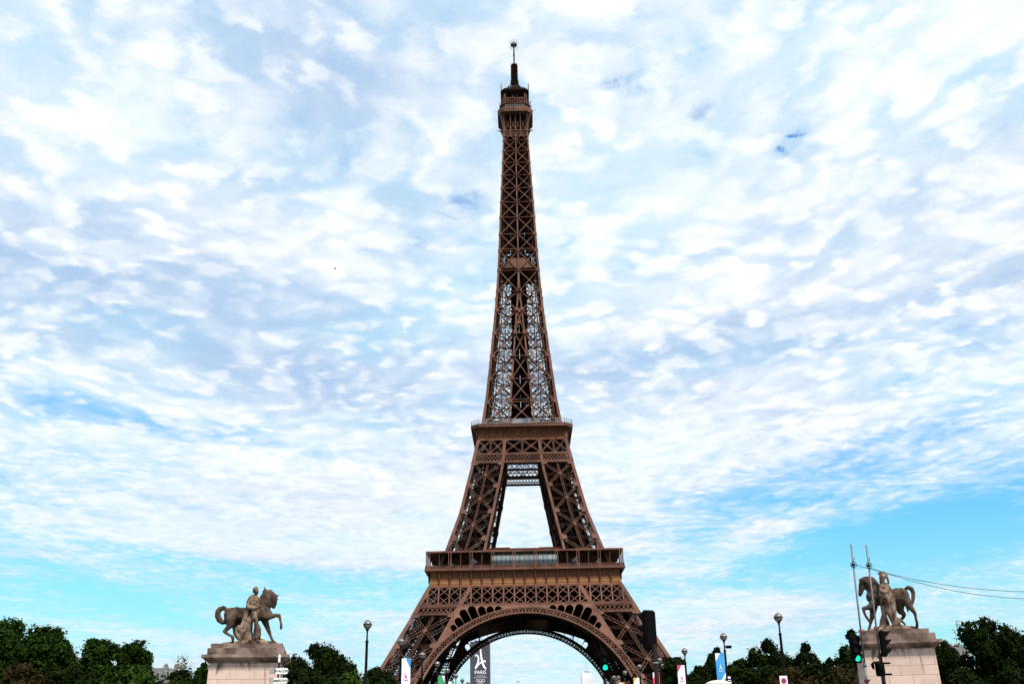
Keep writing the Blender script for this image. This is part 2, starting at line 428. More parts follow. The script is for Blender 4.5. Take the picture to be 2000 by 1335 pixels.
    for i in range(NS+1):
        a = -a_end*.93 + 2*a_end*.93*i/NS
        so.beam(arc(Rin+.7, Cin, a), arc(Rin+.7, Cin, a, -14.2), 0.4 if i % 2 else .25, 0.16)
        if i < NS:
            b = a + 2*a_end*.93/NS
            for d0, d1 in ((0, 7), (7, 14.2)):
                so.beam(arc(Rin+.7, Cin, a, -d0), arc(Rin+.7, Cin, b, -d1), 0.2); so.beam(arc(Rin+.7, Cin, b, -d0), arc(Rin+.7, Cin, a, -d1), 0.2)
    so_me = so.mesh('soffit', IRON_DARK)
    ring_me = ring.mesh('arch', IRON)
    # spandrel plate with its row of ovals
    zt = 43.75
    xo = math.sqrt(Rout**2 - (zt-Cout)**2) if zt < Cout+Rout else 0
    outer = [(-iw(zt)+.3, zt), (iw(zt)-.3, zt)]
    for i in range(49):
        a = R(56) - 2*R(56)*i/48
        x, z = (Rout-.1)*math.sin(a), Cout + (Rout-.1)*math.cos(a)
        if i == 0: outer.append((iw(z)-.2, z+.6))
        outer.append((x, z))
    outer.append((-iw(outer[-1][1])+.2, outer[-1][1]+.6))
    holes = []
    for sgn in (-1, 1):
        for (ad, rt, w) in ((13.3, 44.0, 1.25), (17.1, 44.75, 1.3), (20.9, 45.75, 1.35), (24.9, 47.35, 1.4), (28.9, 47.6, 1.4), (32.6, 45.9, 1.3), (36.0, 44.7, 1.0)):
            aa = R(ad)*sgn; ux, uz = math.sin(aa), math.cos(aa); px, pz = uz, -ux
            r0 = Rout + .12; h = min(w, (rt-r0)*.9)
            hl = [(r0 - .0, w)] + [(rt - h + h*math.sin(PI*k/10), w*math.cos(PI*k/10)) for k in range(11)] + [(r0, -w)]
            holes.append([(ux*r + px*q, Cout + uz*r + pz*q) for r, q in hl])
    sp_me = flat_shape([outer] + holes, 0.12, IRON, 'spandrel')
    for v in sp_me.vertices:
        x, z, t = v.co
        v.co = (x, -hw(z) - 0.55 + t, z)
    # triangle of plate between leg and belt, above the ovals
    # ---- lattice belts
    def clipx(p, q, lim):
        """cut a segment on a face to |x| < lim(z)"""
        out = []
        N = 24; ins = [abs(lerp(p, q, i/N)[0]) <= lim(lerp(p, q, i/N)[2]) for i in range(N+1)]
        if not any(ins): return None
        i0 = ins.index(True); i1 = N - ins[::-1].index(True)
        return (lerp(p, q, i0/N), lerp(p, q, i1/N)) if i1 > i0 else None
    def onface(x, z, off=0.5): return (x, -hw(z)-off, z)
    def seg(m, x0, z0, x1, z1, w, h, off=.5, lim=None):
        p, q = onface(x0, z0, off), onface(x1, z1, off)
        c = clipx(p, q, lim or (lambda z: hw(z) - .2))
        if c: m.beam(c[0], c[1], w, h, NF)
    belt = MB()
    zb0, zbm, zb1 = 43.9, 47.2, 50.6
    for k in range(-11, 12):
        seg(belt, k*BAY, zb0, k*BAY, zb1, 0.5, 0.5)
        for z0, z1 in ((zb0, zbm), (zbm, zb1)):
            seg(belt, k*BAY, z0, (k+1)*BAY, z1, 0.3, 0.25, .45); seg(belt, (k+1)*BAY, z0, k*BAY, z1, 0.3, 0.25, .45)
    for z, w in ((zb0-.1, .9), (zb1, .6)):
        belt.beam(onface(-hw(z), z), onface(hw(z), z), w, 0.7, NF)
    for s in (-1, 1):                                  # inclined leg edge drawn over the belt
        belt.beam(onface(s*iw(39.8), 39.8, .75), onface(s*iw(50.6), 50.6, .75), 1.35, 0.25, NF)
        belt.beam(onface(s*hw(39.8), 39.8, .72), onface(s*hw(50.6), 50.6, .72), 1.0, 0.25, NF)
        for z, w in ((43.35, .55), (40.7, .8)):
            belt.beam(onface(s*iw(z), z, .55), onface(s*hw(z), z, .55), w, 0.6, NF)
        z0, z1 = 41.0, 43.2; n = 9; hh = (z1-z0)
        for j in range(-n, 2*n):
            for d in (-1, 1):
                xa = iw(42) + (hw(42)-iw(42))*j/n; xb = xa + d*1.6
                p, q = onface(s*xa, z0, .5), onface(s*xb, z1, .5)
                N = 16; ins = [iw(lerp(p, q, i/N)[2])+.2 <= abs(lerp(p, q, i/N)[0]) <= hw(lerp(p, q, i/N)[2])-.2 for i in range(N+1)]
                if any(ins):
                    i0 = ins.index(True); i1 = N - ins[::-1].index(True)
                    if i1 > i0: belt.beam(lerp(p, q, i0/N), lerp(p, q, i1/N), .22, .2, NF)
    for z in (49.5, 46.0, 43.0):                        # floor girders behind the belt
        belt.beam((-24, -24, z), (24, -24, z), .8, .6, NF)
    belt_me = belt.mesh('lattice_belt', IRON)
    web = MB()  # solid plates added and arched so the space above the arch reads black
    for y in (19.4, 27.5):
        web.plate([(x, -y, 40.5 - .0083*x*x if y < 20 else 48.8) for x in np.linspace(-26.5, 26.5, 26)] + [(26.5, -y, 42.5), (20, -y, 56.5), (-20, -y, 56.5), (-26.5, -y, 42.5)], (0, -.3, 0))
        for k in range(-4, 5): web.box((k*4.4, -y-.5, 50.2 if y < 20 else 52.8), .25, .4, 12 if y < 20 else 7.4)
    web_me = web.mesh('dark_infill_web', IRON_DARK)
    # ---- first floor: frieze with consoles and names, deck, gallery
    fr = MB()
    prof = [(35.15, 50.9), (35.3, 51.15), (35.15, 51.4), (35.05, 52.9), (35.1, 53.0), (34.95, 53.1), (34.8, 55.7), (34.9, 56.2), (36.6, 56.42)]
    for (y0, z0), (y1, z1) in zip(prof, prof[1:]):
        fr.poly([(-y0, -y0, z0), (y0, -y0, z0), (y1, -y1, z1), (-y1, -y1, z1)])
    fr.box((0, -35.2, 50.95), 70.6, .9, .35)
    fr_me = fr.mesh('frieze', IRON_FRIEZE)
    fr = MB()
    for x in (0,):
        fr.box((x, -35.32, 52.0), .42, .55, 2.1)
        fr.tube([(x, -35.4, 53.0), (x, -35.55, 54.4), (x, -36.0, 55.6)], [.22, .22, .26], 6); fr.box((x, -35.35, 54.6), .18, 1.1, 3.4); fr.box((x, -35.7, 55.9), .2, 1.6, .8)
        fr.lathe([(.05, -.38), (.3, -.25), (.4, 0), (.3, .25), (.05, .38)], 8, (x, -36.05, 55.85))
        fr.box((x, -35.5, 52.95), .6, .5, .3); fr.box((x, -35.5, 52.3), .55, .4, .2)
    con_me = fr.mesh('console', IRON)
    NAMES = 'SEGUIN LALANDE TRESCA PONCELET BRESSE LAGRANGE BELANGER CUVIER LAPLACE DULONG CHASLES LAVOISIER AMPERE CHEVREUL FLACHAT NAVIER LEGENDRE CHAPTAL'.split()
    gal = MB()                                          # parapet and posts
    e = 36.55
    gal.box((0, -e-.1, 56.72), 2*e+.5, .5, .62)
    gal.box((0, -e-.05, 57.1), 2*e+.3, .3, .16)
    gal.box((0, -e, 58.25), 2*e, .18, .13); gal.box((0, -e, 57.75), 2*e, .08, .06)
    for i in range(181):
        x = -e + 2*e*i/180
        gal.box((x, -e, 57.7), .09 if i % 10 else .3, .09, 1.05)
    gal.box((0, -e+.12, 57.65), 2*e, .03, .95)
    for k in range(-9, 10):
        if k % 2:
            for d in (-.42, .42): gal.beam((k*BAY+d, -e+.2, 57.1), (k*BAY+d, -e+.2, 63.1), .26, .26)
            gal.box((k*BAY, -e+.05, 57.75), 1.1, .3, 1.2)
        else:
            gal.beam((k*BAY, -e+.6, 57.1), (k*BAY, -e+.6, 63.1), .16, .16)
    gal_me = gal.mesh('gallery_railing', IRON)
    rf = MB()
    rf.plate([(-36.45, -36.45, 63.05), (36.45, -36.45, 63.05), (29.5, -29.5, 63.05), (-29.5, -29.5, 63.05)], (0, 0, .62))
    rf_me = rf.mesh('gallery_roof', IRON)
    D1 = MB()
    for i in range(4):
        c, s = round(math.cos(i*PI/2)), round(math.sin(i*PI/2))
        D1.plate([(x*c-y*s, x*s+y*c, 56.5) for x, y in ((-36.3, -36.3), (36.3, -36.3), (14, -14), (-14, -14))], (0, 0, .35))
    for q in np.arange(-32, 33, 4.0):                    # floor joists
        for y in (-25, 25): D1.box((q, y, 55.9), .35, 21, 1.1); D1.box((y, q, 55.6), 21, .35, 1.1)
    deck = D1.build('first_floor_deck', IRON_DARK, T)
    for i in range(4):
        rz = (0, 0, i*PI/2)
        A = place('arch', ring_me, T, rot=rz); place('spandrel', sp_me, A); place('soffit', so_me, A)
        place('lattice_belt', belt_me, T, rot=rz)
        place('dark_infill_web', web_me, deck, rot=rz)
        F = place('frieze', fr_me, T, rot=rz)
        for k in range(-8, 9): place('console', con_me, F, (k*BAY, 0, 0))
        if i == 0:
            for k, nme in enumerate(NAMES):
                t = text_mesh(nme, .86 if len(nme) < 8 else .74, .05, GOLD, 'gold_lettering', 1.0, .012)
                place('gold_lettering', t, F, ((k-8.5)*BAY, -35.14, 52.2), (PI/2, 0, 0))
        place('gallery_railing', gal_me, T, rot=rz); place('gallery_roof', rf_me, T, rot=rz)
    # pavilions behind the gallery
    for i in range(4):
        P = empty('pavilion', (0, 0, 0), i*PI/2); P.parent = T
        w1 = MB()
        for s in (-1, 1):
            w1.box((s*21.5, -26.5, 60.0), 17.5, 7.5, 6.2); w1.box((s*16, -29.8, 60.6), 4.2, 1.8, 4.6, .7); w1.box((s*25.5, -30.3, 59.8), 6.5, 1.6, 3.2)
            w1.beam((s*13, -29.6, 57), (s*15.5, -28.5, 63.5), .5)
        w1.box((0, -24, 65.1), 30, 10, .8); w1.box((0, -26, 64.4), 34, 4, .7)
        w1.box((-8.5, -27.5, 65.7), 6, 2, .5); w1.box((9.5, -27.5, 65.6), 8, 2, .4)
        w1.build('wall', IRON_RED, P)
        g = MB(); g.box((0, -27.9, 60.8), 24.6, .12, 4.6); g.build('glass_wall', GLASS, P)
        fm = MB()
        for k in range(15): fm.box((-12.3 + 24.6*k/14, -28.02, 60.8), .12, .16, 4.7)
        for z in (58.4, 59.2, 63.2): fm.box((0, -28.03, z), 24.7, .18, .14)
        fm.build('glazing_frame', IRON_DARK, P)
        for s in (-1, 1):
            gp = MB(); gp.plate([(s*17.5, -30.9, 60.2), (s*20.2, -30.9, 58.7), (s*19.8, -31.0, 62.1)], (0, .15, 0)); gp.build('glazed_screen', GLASS, P)
            gp = MB(); gp.plate([(s*26.5, -31.3, 59.2), (s*28, -31.3, 59.0), (s*28, -31.3, 60.9)], (0, .15, 0)); gp.build('glazed_screen', GLASS, P)
    # ---- second floor
    b2 = MB()
    def sect(m, off=.5, deep=False):
        zx0, zx1 = 105.2, 111.0
        if not deep:
            for x0f, x1f in ((-1, -.5), (-.5, 0), (0, .5), (.5, 1)):
                for zone in ('L', 'C', 'R'):
                    def xx(f, z):
                        a, b = iw(z), hw(z)
                        return {'L': -(a+b)/2 + f*(b-a)/2, 'R': (a+b)/2 + f*(b-a)/2, 'C': f*a}[zone]
                    if x0f in (-1, 0):
                        xe = x1f + .5
                        m.laced(onface(xx(x0f, zx0), zx0, off), onface(xx(xe, zx1), zx1, off), .5, NF, .14, .1)
                        m.laced(onface(xx(xe, zx0), zx0, off), onface(xx(x0f, zx1), zx1, off), .5, NF, .14, .1)
                        c = onface((xx(x0f, 108.1)+xx(xe, 108.1))/2, 108.1, off+.2); m.box(c, .8, .15, .8)
                    if x0f == -1: m.laced(onface(xx(0, zx0), zx0, off), onface(xx(0, zx1), zx1, off), .6, NF, .14, .1)
        for z, w in ((104.85, .7), (101.35, .9), (111.0, .45)):
            if deep and z > 110: continue
            m.beam(onface(-hw(z), z, off), onface(hw(z), z, off), w, .6, NF)
        z0, z1 = 101.6, 104.6; p = 1.36
        for j in range(-16, 17):
            for d in (-1, 1):
                x0 = j*p; x1 = x0 + d*p*2
                c = clipx(onface(x0, z0, off), onface(x1, z1, off), lambda z: hw(z)-.2)
                if c: m.beam(c[0], c[1], .2, .2, NF)
        for j in (-1, 1):
            m.beam(onface(j*iw(100.9), 100.9, off+.15), onface(j*iw(111), 111, off+.15), 1.2, .25, NF)
            m.beam(onface(j*hw(100.9), 100.9, off+.15), onface(j*hw(111), 111, off+.15), 1.1, .25, NF)
            if not deep:
                for z in (105.5, 110.6): m.box(onface(j*iw(z), z, off+.3), 2.3, .15, .8)
    sect(b2)
    b2_me = b2.mesh('upper_lattice_belt', IRON)
    b3 = MB()                                            # the same belt on the inner faces of the legs
    for z, w in ((104.9, .7), (101.2, .8), (99.6, .3)):
        b3.beam((-hw(z)+1, -iw(z)-.1, z), (hw(z)-1, -iw(z)-.1, z), w, .5, NF)
    for j in range(-10, 11):
        for d in (-1, 1): b3.beam((j*1.7, -iw(101.5)-.1, 101.5), (j*1.7+d*2.4, -iw(104.6)-.1, 104.6), .24, .2, NF)
    b3_me = b3.mesh('inner_lattice_belt', IRON)
    f2 = MB()
    prof = [(17.75, 111.2), (17.95, 111.5), (17.8, 111.8), (17.75, 115.3), (17.9, 115.6), (20.3, 115.95)]
    for (y0, z0), (y1, z1) in zip(prof, prof[1:]):
        x0, x1 = min(y0, 17.6 + (y0-17.75)*.2), min(y1, 17.6 + (y1-17.75)*.2)
        f2.poly([(-x0, -y0, z0), (x0, -y0, z0), (x1, -y1, z1), (-x1, -y1, z1)])
        f2.poly([(x0, -y0, z0), (y0*0+y0, -x0, z0), (y1, -x1, z1), (x1, -y1, z1)])
    for k in range(46): f2.box((-17.4 + 34.8*k/45, -17.84, 112.0), .1, .12, .5)
    f2.box((0, -17.9, 111.35), 35.7, .5, .35)
    f2_me = f2.mesh('frieze', IRON_FRIEZE)
    f2 = MB(); x = 0
    f2.box((x, -18.15, 113.5), .36, .9, 3.6); f2.beam((x, -18, 113.8), (x, -20.1, 115.85), .6, .36, (1, 0, 0))
    c2_me = f2.mesh('console', IRON)
    D2 = MB()
    def octo(h, c, z): return [(-h+c, -h, z), (h-c, -h, z), (h, -h+c, z), (h, h-c, z), (h-c, h, z), (-h+c, h, z), (-h, h-c, z), (-h, -h+c, z)]
    D2.plate(octo(20.6, 3.1, 115.95), (0, 0, .25))
    D2.plate(octo(16.5, 1.5, 110.7), (0, 0, .3))
    for q in np.arange(-16, 17, 4.0): D2.box((q, 0, 110.2), .3, 33, .9); D2.box((0, q, 109.9), 33, .3, .9)
    dk2 = D2.build('second_floor_deck', IRON_DARK, T)
    fa = MB()
    o1, o2 = octo(20.75, 3.2, 115.9), octo(20.75, 3.2, 117.0)
    i1, i2 = octo(20.4, 3.1, 115.9), octo(20.4, 3.1, 117.0)
    for i in range(8):
        j = (i+1) % 8
        fa.poly([o1[i], o1[j], o2[j], o2[i]]); fa.poly([i2[i], i2[j], i1[j], i1[i]]); fa.poly([o2[i], o2[j], i2[j], i2[i]]); fa.poly([i1[i], i1[j], o1[j], o1[i]])
        a, b = o2[i], o2[j]
        fa.beam((a[0], a[1], 117.0), (b[0], b[1], 117.0), .25)
    fa.build('deck_edge', IRON, dk2)
    rl = MB()
    r0 = octo(20.55, 3.15, 117)
    for i in range(8):
        a, b = r0[i], r0[(i+1) % 8]
        for z in (117.5, 118.0, 118.95): rl.beam((a[0], a[1], z), (b[0], b[1], z), .09 if z < 118.5 else .16)
        n = 12 if i % 2 == 0 else 4
        for k in range(n+1):
            p = lerp(a, b, k/n); rl.beam((p[0], p[1], 117), (p[0], p[1], 119.2), .14)
            if k < n:
                for t in (.25, .5, .75): q = lerp(p, lerp(a, b, (k+1)/n), t); rl.beam((q[0], q[1], 117), (q[0], q[1], 118.3), .05)
    rl.build('railing', GREYM, dk2)
    pv = MB()
    for i in range(4):
        c, s = round(math.cos(i*PI/2)), round(math.sin(i*PI/2))
        for (x, y, w, d, h) in ((-9.5, -11.5, 5.5, 3, 3.4), (9.8, -11.2, 5, 3, 3.8), (0, -10.2, 8, 3, 2.8), (-5, -13.5, 1.6, 1.2, 2.2), (5.5, -13.2, 1.4, 1.2, 2.4), (13, -13, 2, 2, 4.5), (-13, -13, 2, 2, 4.5)):
            pv.box((x*c-y*s, x*s+y*c, 117+h/2), w if c else d, d if c else w, h)
    pv.build('kiosk_wall', IRON_RED, dk2)
    for i in range(4):
        c, q = round(math.cos(i*PI/2)), round(math.sin(i*PI/2))
        gw = MB(); gw.box((9.8*q, -9.8*c, 121.3), 8.4 if c else .2, .2 if c else 8.4, 2.2); gw.build('glazed_screen', GLASS, dk2)
    for i in range(4):
        rz = (0, 0, i*PI/2)
        B = place('upper_lattice_belt', b2_me, T, rot=rz); place('inner_lattice_belt', b3_me, B)
        F = place('frieze', f2_me, T, rot=rz)
        for k in range(11): place('console', c2_me, F, (-17.5 + 3.5*k, 0, 0))
    # ---- the shaft above the second floor
    NODES = [112, 118.4, 128.3, 138.9, 149.6, 160.4, 171.7, 181.2, 191.6, 201.3, 210.1, 219.0, 227.1, 234.7, 241.8, 248.8, 255.3, 261.4, 266.9]
    def sx(z): return max(0.0, 5.35*(186-z)/(186-118)) if z < 186 else 0.0
    sh = MB(); si = MB()
    def rot4(p, i):
        c, s = ((1, 0), (0, 1), (-1, 0), (0, -1))[i]
        return (p[0]*c - p[1]*s, p[0]*s + p[1]*c, p[2])
    def wide(z): return float(np.interp(z, [118, 200, 270], [1.05, .85, .62]))
    for i in range(4):
        n = rot4((0, -1, 0), i)
        P = lambda x, z, o=0.0: rot4((x, -hw(z)-o, z), i)
        for z0, z1 in zip(NODES, NODES[1:]):
            w = wide(z0); bw = w*.42
            if z0 < 118: z0 = 116.5
            sh.beam(P(-hw(z0), z0), P(-hw(z1), z1+.04), w, w, n)
            for s in (-1, 1):
                if sx(z1) > 0.1 or sx(z0) > 0.1:
                    sh.beam(P(s*sx(z0), z0, .1), P(s*sx(z1), z1, .1), w*.72, w*.6, n)
                    sh.box(P(s*sx(z1), z1, .5), w*1.5, w*1.5, w*1.5) if sx(z1) > .3 else None
                elif s == 1:
                    sh.beam(P(0, z0, .1), P(0, z1, .1), w*.75, w*.6, n)
                sh.plate([P(s*(sx(z1)) + q*w*.9, z1 + r*w*.8, .5) for q, r in ((-1, -1), (1, -1), (1, 1), (-1, 1))], tuple(c*.12 for c in n))
                sh.beam(P(s*sx(z0), z0), P(s*(hw(z1)-.2), z1), bw, bw*.7, n)
                sh.beam(P(s*(hw(z0)-.2), z0), P(s*sx(z1), z1), bw, bw*.7, n)
                sh.plate([P(s*(hw(z1)-w*.5) + q*w*.8, z1 + r*w*.7, .5) for q, r in ((-1, -1), (1, -1), (1, 1), (-1, 1))], tuple(c*.1 for c in n))
                sh.beam(P(s*sx(z1), z1, -.1), P(s*hw(z1), z1, -.1), bw*.6, bw*.7, n)
                # the second, inner skin of the corner columns
                q0, q1 = hw(z0)-1.9*w, hw(z1)-1.9*w
                si.beam(rot4((s*q0, -hw(z0)+.9, z0), i), rot4((s*q1, -hw(z1)+.9, z1), i), w*.4, w*.4, n)
                m = 4
                for t in range(m):
                    za, zb = z0+(z1-z0)*t/m, z0+(z1-z0)*(t+1)/m
                    si.beam(rot4((s*hw(za), -hw(za)+.2, za), i), rot4((s*(hw(zb)-1.9*w), -hw(zb)+.9, zb), i), .16, .16, n)
                    si.beam(rot4((s*(hw(za)-1.9*w), -hw(za)+.9, za), i), rot4((s*hw(zb), -hw(zb)+.2, zb), i), .16, .16, n)
            if sx(z0) > .6:
                sh.beam(P(-sx(z0), z0), P(sx(z1), z1), bw*.9, bw*.7, n); sh.beam(P(sx(z0), z0), P(-sx(z1), z1), bw*.9, bw*.7, n)
                sh.beam(P(-sx(z1), z1), P(sx(z1), z1), bw*.7, bw*.7, n)
            # bracing from the face to the lift shaft, and floor rungs
            zm = (z0+z1)/2
            for s in (-1, 1):
                for zz, r in ((z1-.5, .32), (zm+.6, .16)):
                    a = hw(zz)
                    si.beam(rot4((s*a*.97, -a*.97, zz), i), rot4((s*2.2, -2.2, zz), i), r, r)
                    si.beam(rot4((s*a*.5, -a, zz), i), rot4((s*2.2, -2.2, zz), i), r*.7, r*.7)
                    si.beam(rot4((s*a*.95, -a*.45, zz), i), rot4((s*2.6, -a*.45, zz), i), r, r*.6)
                a = hw(zm)
                si.beam(rot4((s*a*.97, -a*.97, z0), i), rot4((s*2.6, -2.2, zm), i), .2, .2); si.beam(rot4((s*2.6, -2.2, zm), i), rot4((s*a*.97, -a*.97, z1), i), .2, .2)
                si.beam(rot4((s*3, -a*.6, z0), i), rot4((s*a*.9, -a*.6, z1), i), .17, .17); si.beam(rot4((s*3, -a*.6, z1), i), rot4((s*a*.9, -a*.6, z0), i), .17, .17)
                si.beam(rot4((s*3, -a*.25, z0), i), rot4((s*a*.9, -a*.25, zm), i), .15, .15); si.beam(rot4((s*3, -a*.25, z1), i), rot4((s*a*.9, -a*.25, zm), i), .15, .15)
    for i in range(4):                                   # light rails right across the shaft
        for z in (129.3, 202.2): sh.beam(rot4((-hw(z), -hw(z)-.5, z), i), rot4((hw(z), -hw(z)-.5, z), i), .28, .2, rot4((0, -1, 0), i))
    S = sh.build('shaft', IRON, T); si.build('inner_bracing', IRON_INNER_SHADE, S)
    ls = MB()
    for x, y in ((-2.55, -1.4), (2.35, -1.4), (-2.55, 1.6), (2.35, 1.6)):
        zz = np.linspace(117, 272, 60)
        for z0, z1 in zip(zz, zz[1:]):
            f = float(np.interp(z0, [118, 190, 272], [1.0, .85, .72]))
            for dx in (-1.1, -.45, .3, 1.1):
                ls.beam((x*f+dx*f, y*f, z0), (x*f+dx*f, y*f, z1+.02), .42, .6)
            ls.beam((x*f-1.1*f, y*f-.3, z0), (x*f+1.1*f, y*f-.3, z1), .24); ls.beam((x*f+1.1*f, y*f-.3, z0), (x*f-1.1*f, y*f-.3, z1), .24)
            ls.beam((x*f-1.2*f, y*f, z1), (x*f+1.2*f, y*f, z1), .6, 1.2)
            if y > 0 and z0 > 180: ls.beam((x*f*.6, y*f+.4, z0), (x*f*.6, y*f+.4, z1+.02), 3.2*f, .3)  # back panel added to fill the bright gap at the core
    for x in (-1, 1):  # dark fill panels, added to blacken the shaft's interior
        for z0 in np.arange(206, 262, 2.2):
            q = hw(z0)*.68
            ls.beam((x*q, .4, z0), (x*q, .4, z0+2.25), hw(z0)*.30, .3); ls.box((x*q, 0, z0), hw(z0)*.5, hw(z0)*.9, .25)
            ls.beam((x*q*.6, -q*.5, z0), (x*q*1.2, -q*.5, z0+2.2), .35)
    for z0 in NODES[9:] + [(p+q)/2 for p, q in zip(NODES[11:], NODES[12:])]:     # landing plates, added to black out the upper shaft
        q = hw(z0)*.84; ls.box((0, .15*q, z0-.6), 1.7*q, 1.6*q, .22)
    for z0 in NODES[1:9]:
        ls.box((0, 0, z0-.6), 8.6*float(np.interp(z0, [118, 190], [1, .8])), hw(z0)*1.1, .22)  # more plates and strips added to darken the lower core
        for sg in (-1, 1): ls.beam((sg*3.3, .6, z0), (sg*2.7, .6, z0+10.6), .9, .3); ls.beam((sg*1.1, 2.6, z0), (sg*1.1, 2.6, z0+10.6), 1.5, .3)
    zz = np.arange(119, 270, 3.0)
    for j, z in enumerate(zz):                           # spiral stair about the axis
        a = j*PI/2
        ls.beam((1.3*math.cos(a), 1.3*math.sin(a), z), (1.3*math.cos(a+PI/2), 1.3*math.sin(a+PI/2), z+3), .8, .12)
    ls.tube([(.2, 0, 117), (.1, 0, 272)], .45, 6)
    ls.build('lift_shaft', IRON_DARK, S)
    cab = MB(); cab.box((-.4, -3.6, 169.2), 1.5, 1.2, 2.4); cab.box((.3, -3.6, 174.2), 1.3, 1.1, 1.6)
    cab.build('lift_cabin', mat('red_paint', (.32, .05, .03), .5), S)
    ip = MB()
    h = hw(195)-.4
    ip.plate([(-h, -h, 194.6), (h, -h, 194.6), (h, h, 194.6), (-h, h, 194.6)], (0, 0, .4))
    for i in range(4):
        ip.plate([rot4((-h, -h, 193), i), rot4((h, -h, 193), i), rot4((h*.4, -h-.1, 197.8), i), rot4((-h*.4, -h-.1, 197.8), i)], rot4((0, .2, 0), i))
    ip.build('intermediate_platform', IRON, S)
    # ---- summit
    G = empty('summit_gallery', (0, 0, 276)); G.parent = T
    def at(m): m.v = [(x, y, z-276) for x, y, z in m.v]; return m
    bd = MB()
    o1, o2, o3 = octo(8.25, 2.8, 276.2), octo(8.25, 2.8, 277.5), octo(8.0, 2.7, 278.9)
    for i in range(8):
        j = (i+1) % 8
        bd.poly([o1[i], o1[j], o2[j], o2[i]]); bd.poly([o2[i], o2[j], o3[j], o3[i]])
        bd.beam(o1[i], o1[j], .3); bd.beam(o2[i], o2[j], .22); bd.beam(o3[i], o3[j], .22)
        a, b = o2[i], o2[j]; c, d = o3[i], o3[j]
        for k in range(6 if i % 2 == 0 else 3):
            t = k/(6 if i % 2 == 0 else 3); bd.beam(lerp(a, b, t), lerp(c, d, t), .14)
    bd.plate(octo(8.2, 2.8, 276.2), (0, 0, .15))
    at(bd).build('gallery_band', IRON, G)
    br = MB()
    for i in range(4):
        for s in (-1, 1):
            for q in (1.0, .42):
                if q < 1 and s > 0: pass
                pts = [rot4((s*hw(263)*q, -hw(263) - 2.6*(1-math.cos(t*PI/2)), 263.5 + 12.6*math.sin(t*PI/2)), i) for t in np.linspace(0, 1, 9)]
                for a, b in zip(pts, pts[1:]): br.beam(a, b, .28, .34)
            c = [rot4((s*(hw(264)+2.7*(1-math.cos(t*PI/2))), -(hw(264)+2.7*(1-math.cos(t*PI/2))), 264 + 12*math.sin(t*PI/2)), i) for t in np.linspace(0, 1, 9)]
            if s < 0:
                for a, b in zip(c, c[1:]): br.beam(a, b, .4, .4)
            br.beam(rot4((s*5.1, -5.5, 264), i), rot4((s*5.2, -5.6, 276.2), i), .42)
        for x in (-2.4, 0, 2.4): br.beam(rot4((x, -5.45, 264), i), rot4((x, -5.45, 276), i), .5)
        for x0, x1 in ((-5, -2.4), (-2.4, 0), (0, 2.4), (2.4, 5)):
            for za, zb in ((264.2, 266.8), (267.2, 274)):
                br.beam(rot4((x0, -5.45, za), i), rot4((x1, -5.45, zb), i), .22); br.beam(rot4((x1, -5.45, za), i), rot4((x0, -5.45, zb), i), .22)
        for z in (264, 267): br.beam(rot4((-5.3, -5.6, z), i), rot4((5.3, -5.6, z), i), .4)
        # bent panels closing the flare at the corners
        for s in (-1, 1):
            for t0, t1 in ((.25, .45), (.45, .65), (.65, .85), (.85, 1)):
                f = lambda t, s=s: (5.6 + 2.6*(1-math.cos(t*PI/2)), 264 + 12.2*math.sin(t*PI/2))
                (d0, z0), (d1, z1) = f(t0), f(t1)
                br.poly([rot4((s*5.3, -d0, z0), i), rot4((s*d0, -5.3, z0), i), rot4((s*d1, -5.3, z1), i), rot4((s*5.3, -d1, z1), i)])
    at(br).build('bracket', IRON, G)
    cb = MB()
    cb.plate(octo(7.4, 2.5, 278.6), (0, 0, 2.6)); cb.plate(octo(5.3, 1.4, 276.3), (0, 0, -.4)); cb.box((0, 0, 270.5), 9.4, 9.4, 10.6)
    cb.box((0, 0, 284.8), 9.0, 9.0, 7.2)
    at(cb).build('cabin', IRON_DARK, G)
    wn = MB()
    for i in range(4):
        for k in range(9): wn.box(rot4((-4.4+1.1*k, -7.45, 280.0), i), .75 if i % 2 == 0 else .1, .1 if i % 2 == 0 else .75, .9)
    at(wn).build('window', mat('cabin_glass', (.05, .06, .07), .1, spec=.8), G)
    ug = MB(); rr0 = random.Random(9)
    for z in (281.3, 282.4, 283.6, 284.6):
        oc = octo(7.5 - (z-281)*.25, 2.5, z)
        for i in range(8): ug.beam(oc[i], oc[(i+1) % 8], .16)
    oa, ob = octo(7.6, 2.5, 281), octo(6.7, 2.5, 284.7)
    for i in range(8):
        for k in range(8 if i % 2 == 0 else 4):
            t = k/(8 if i % 2 == 0 else 4); ug.beam(lerp(oa[i], oa[(i+1) % 8], t), lerp(ob[i], ob[(i+1) % 8], t), .09)
    for k in range(90):
        a = rr0.uniform(0, 2*PI); z = rr0.choice([277.6, 279, 281.2, 283, 284.6, 287]); r = rr0.uniform(6.2, 8.3) if z < 286 else 5.2
        ug.beam((r*math.cos(a), r*math.sin(a), z), ((r+.5)*math.cos(a), (r+.5)*math.sin(a), z+rr0.uniform(.5, 1.8)), rr0.uniform(.08, .22))
        if k % 3 == 0: ug.box((r*math.cos(a), r*math.sin(a), z+.5), .6, .6, .7)
    for i in range(4):
        for s in (-1, 1): ug.beam(rot4((s*4.6, -5.6, 281), i), rot4((s*4.8, -5.6, 288), i), .5); ug.beam(rot4((s*7.4, -6.2, 281), i), rot4((s*7.9, -6.4, 283.6), i), .12)
        ug.beam(rot4((-5, -5.7, 285.4), i), rot4((5, -5.7, 285.4), i), .3)
    at(ug).build('safety_cage', IRON, G)
    ro = MB()
    a, b, c = octo(4.8, 1.2, 287.4), octo(6.9, 2.0, 289.2), octo(6.8, 2.0, 290.3)
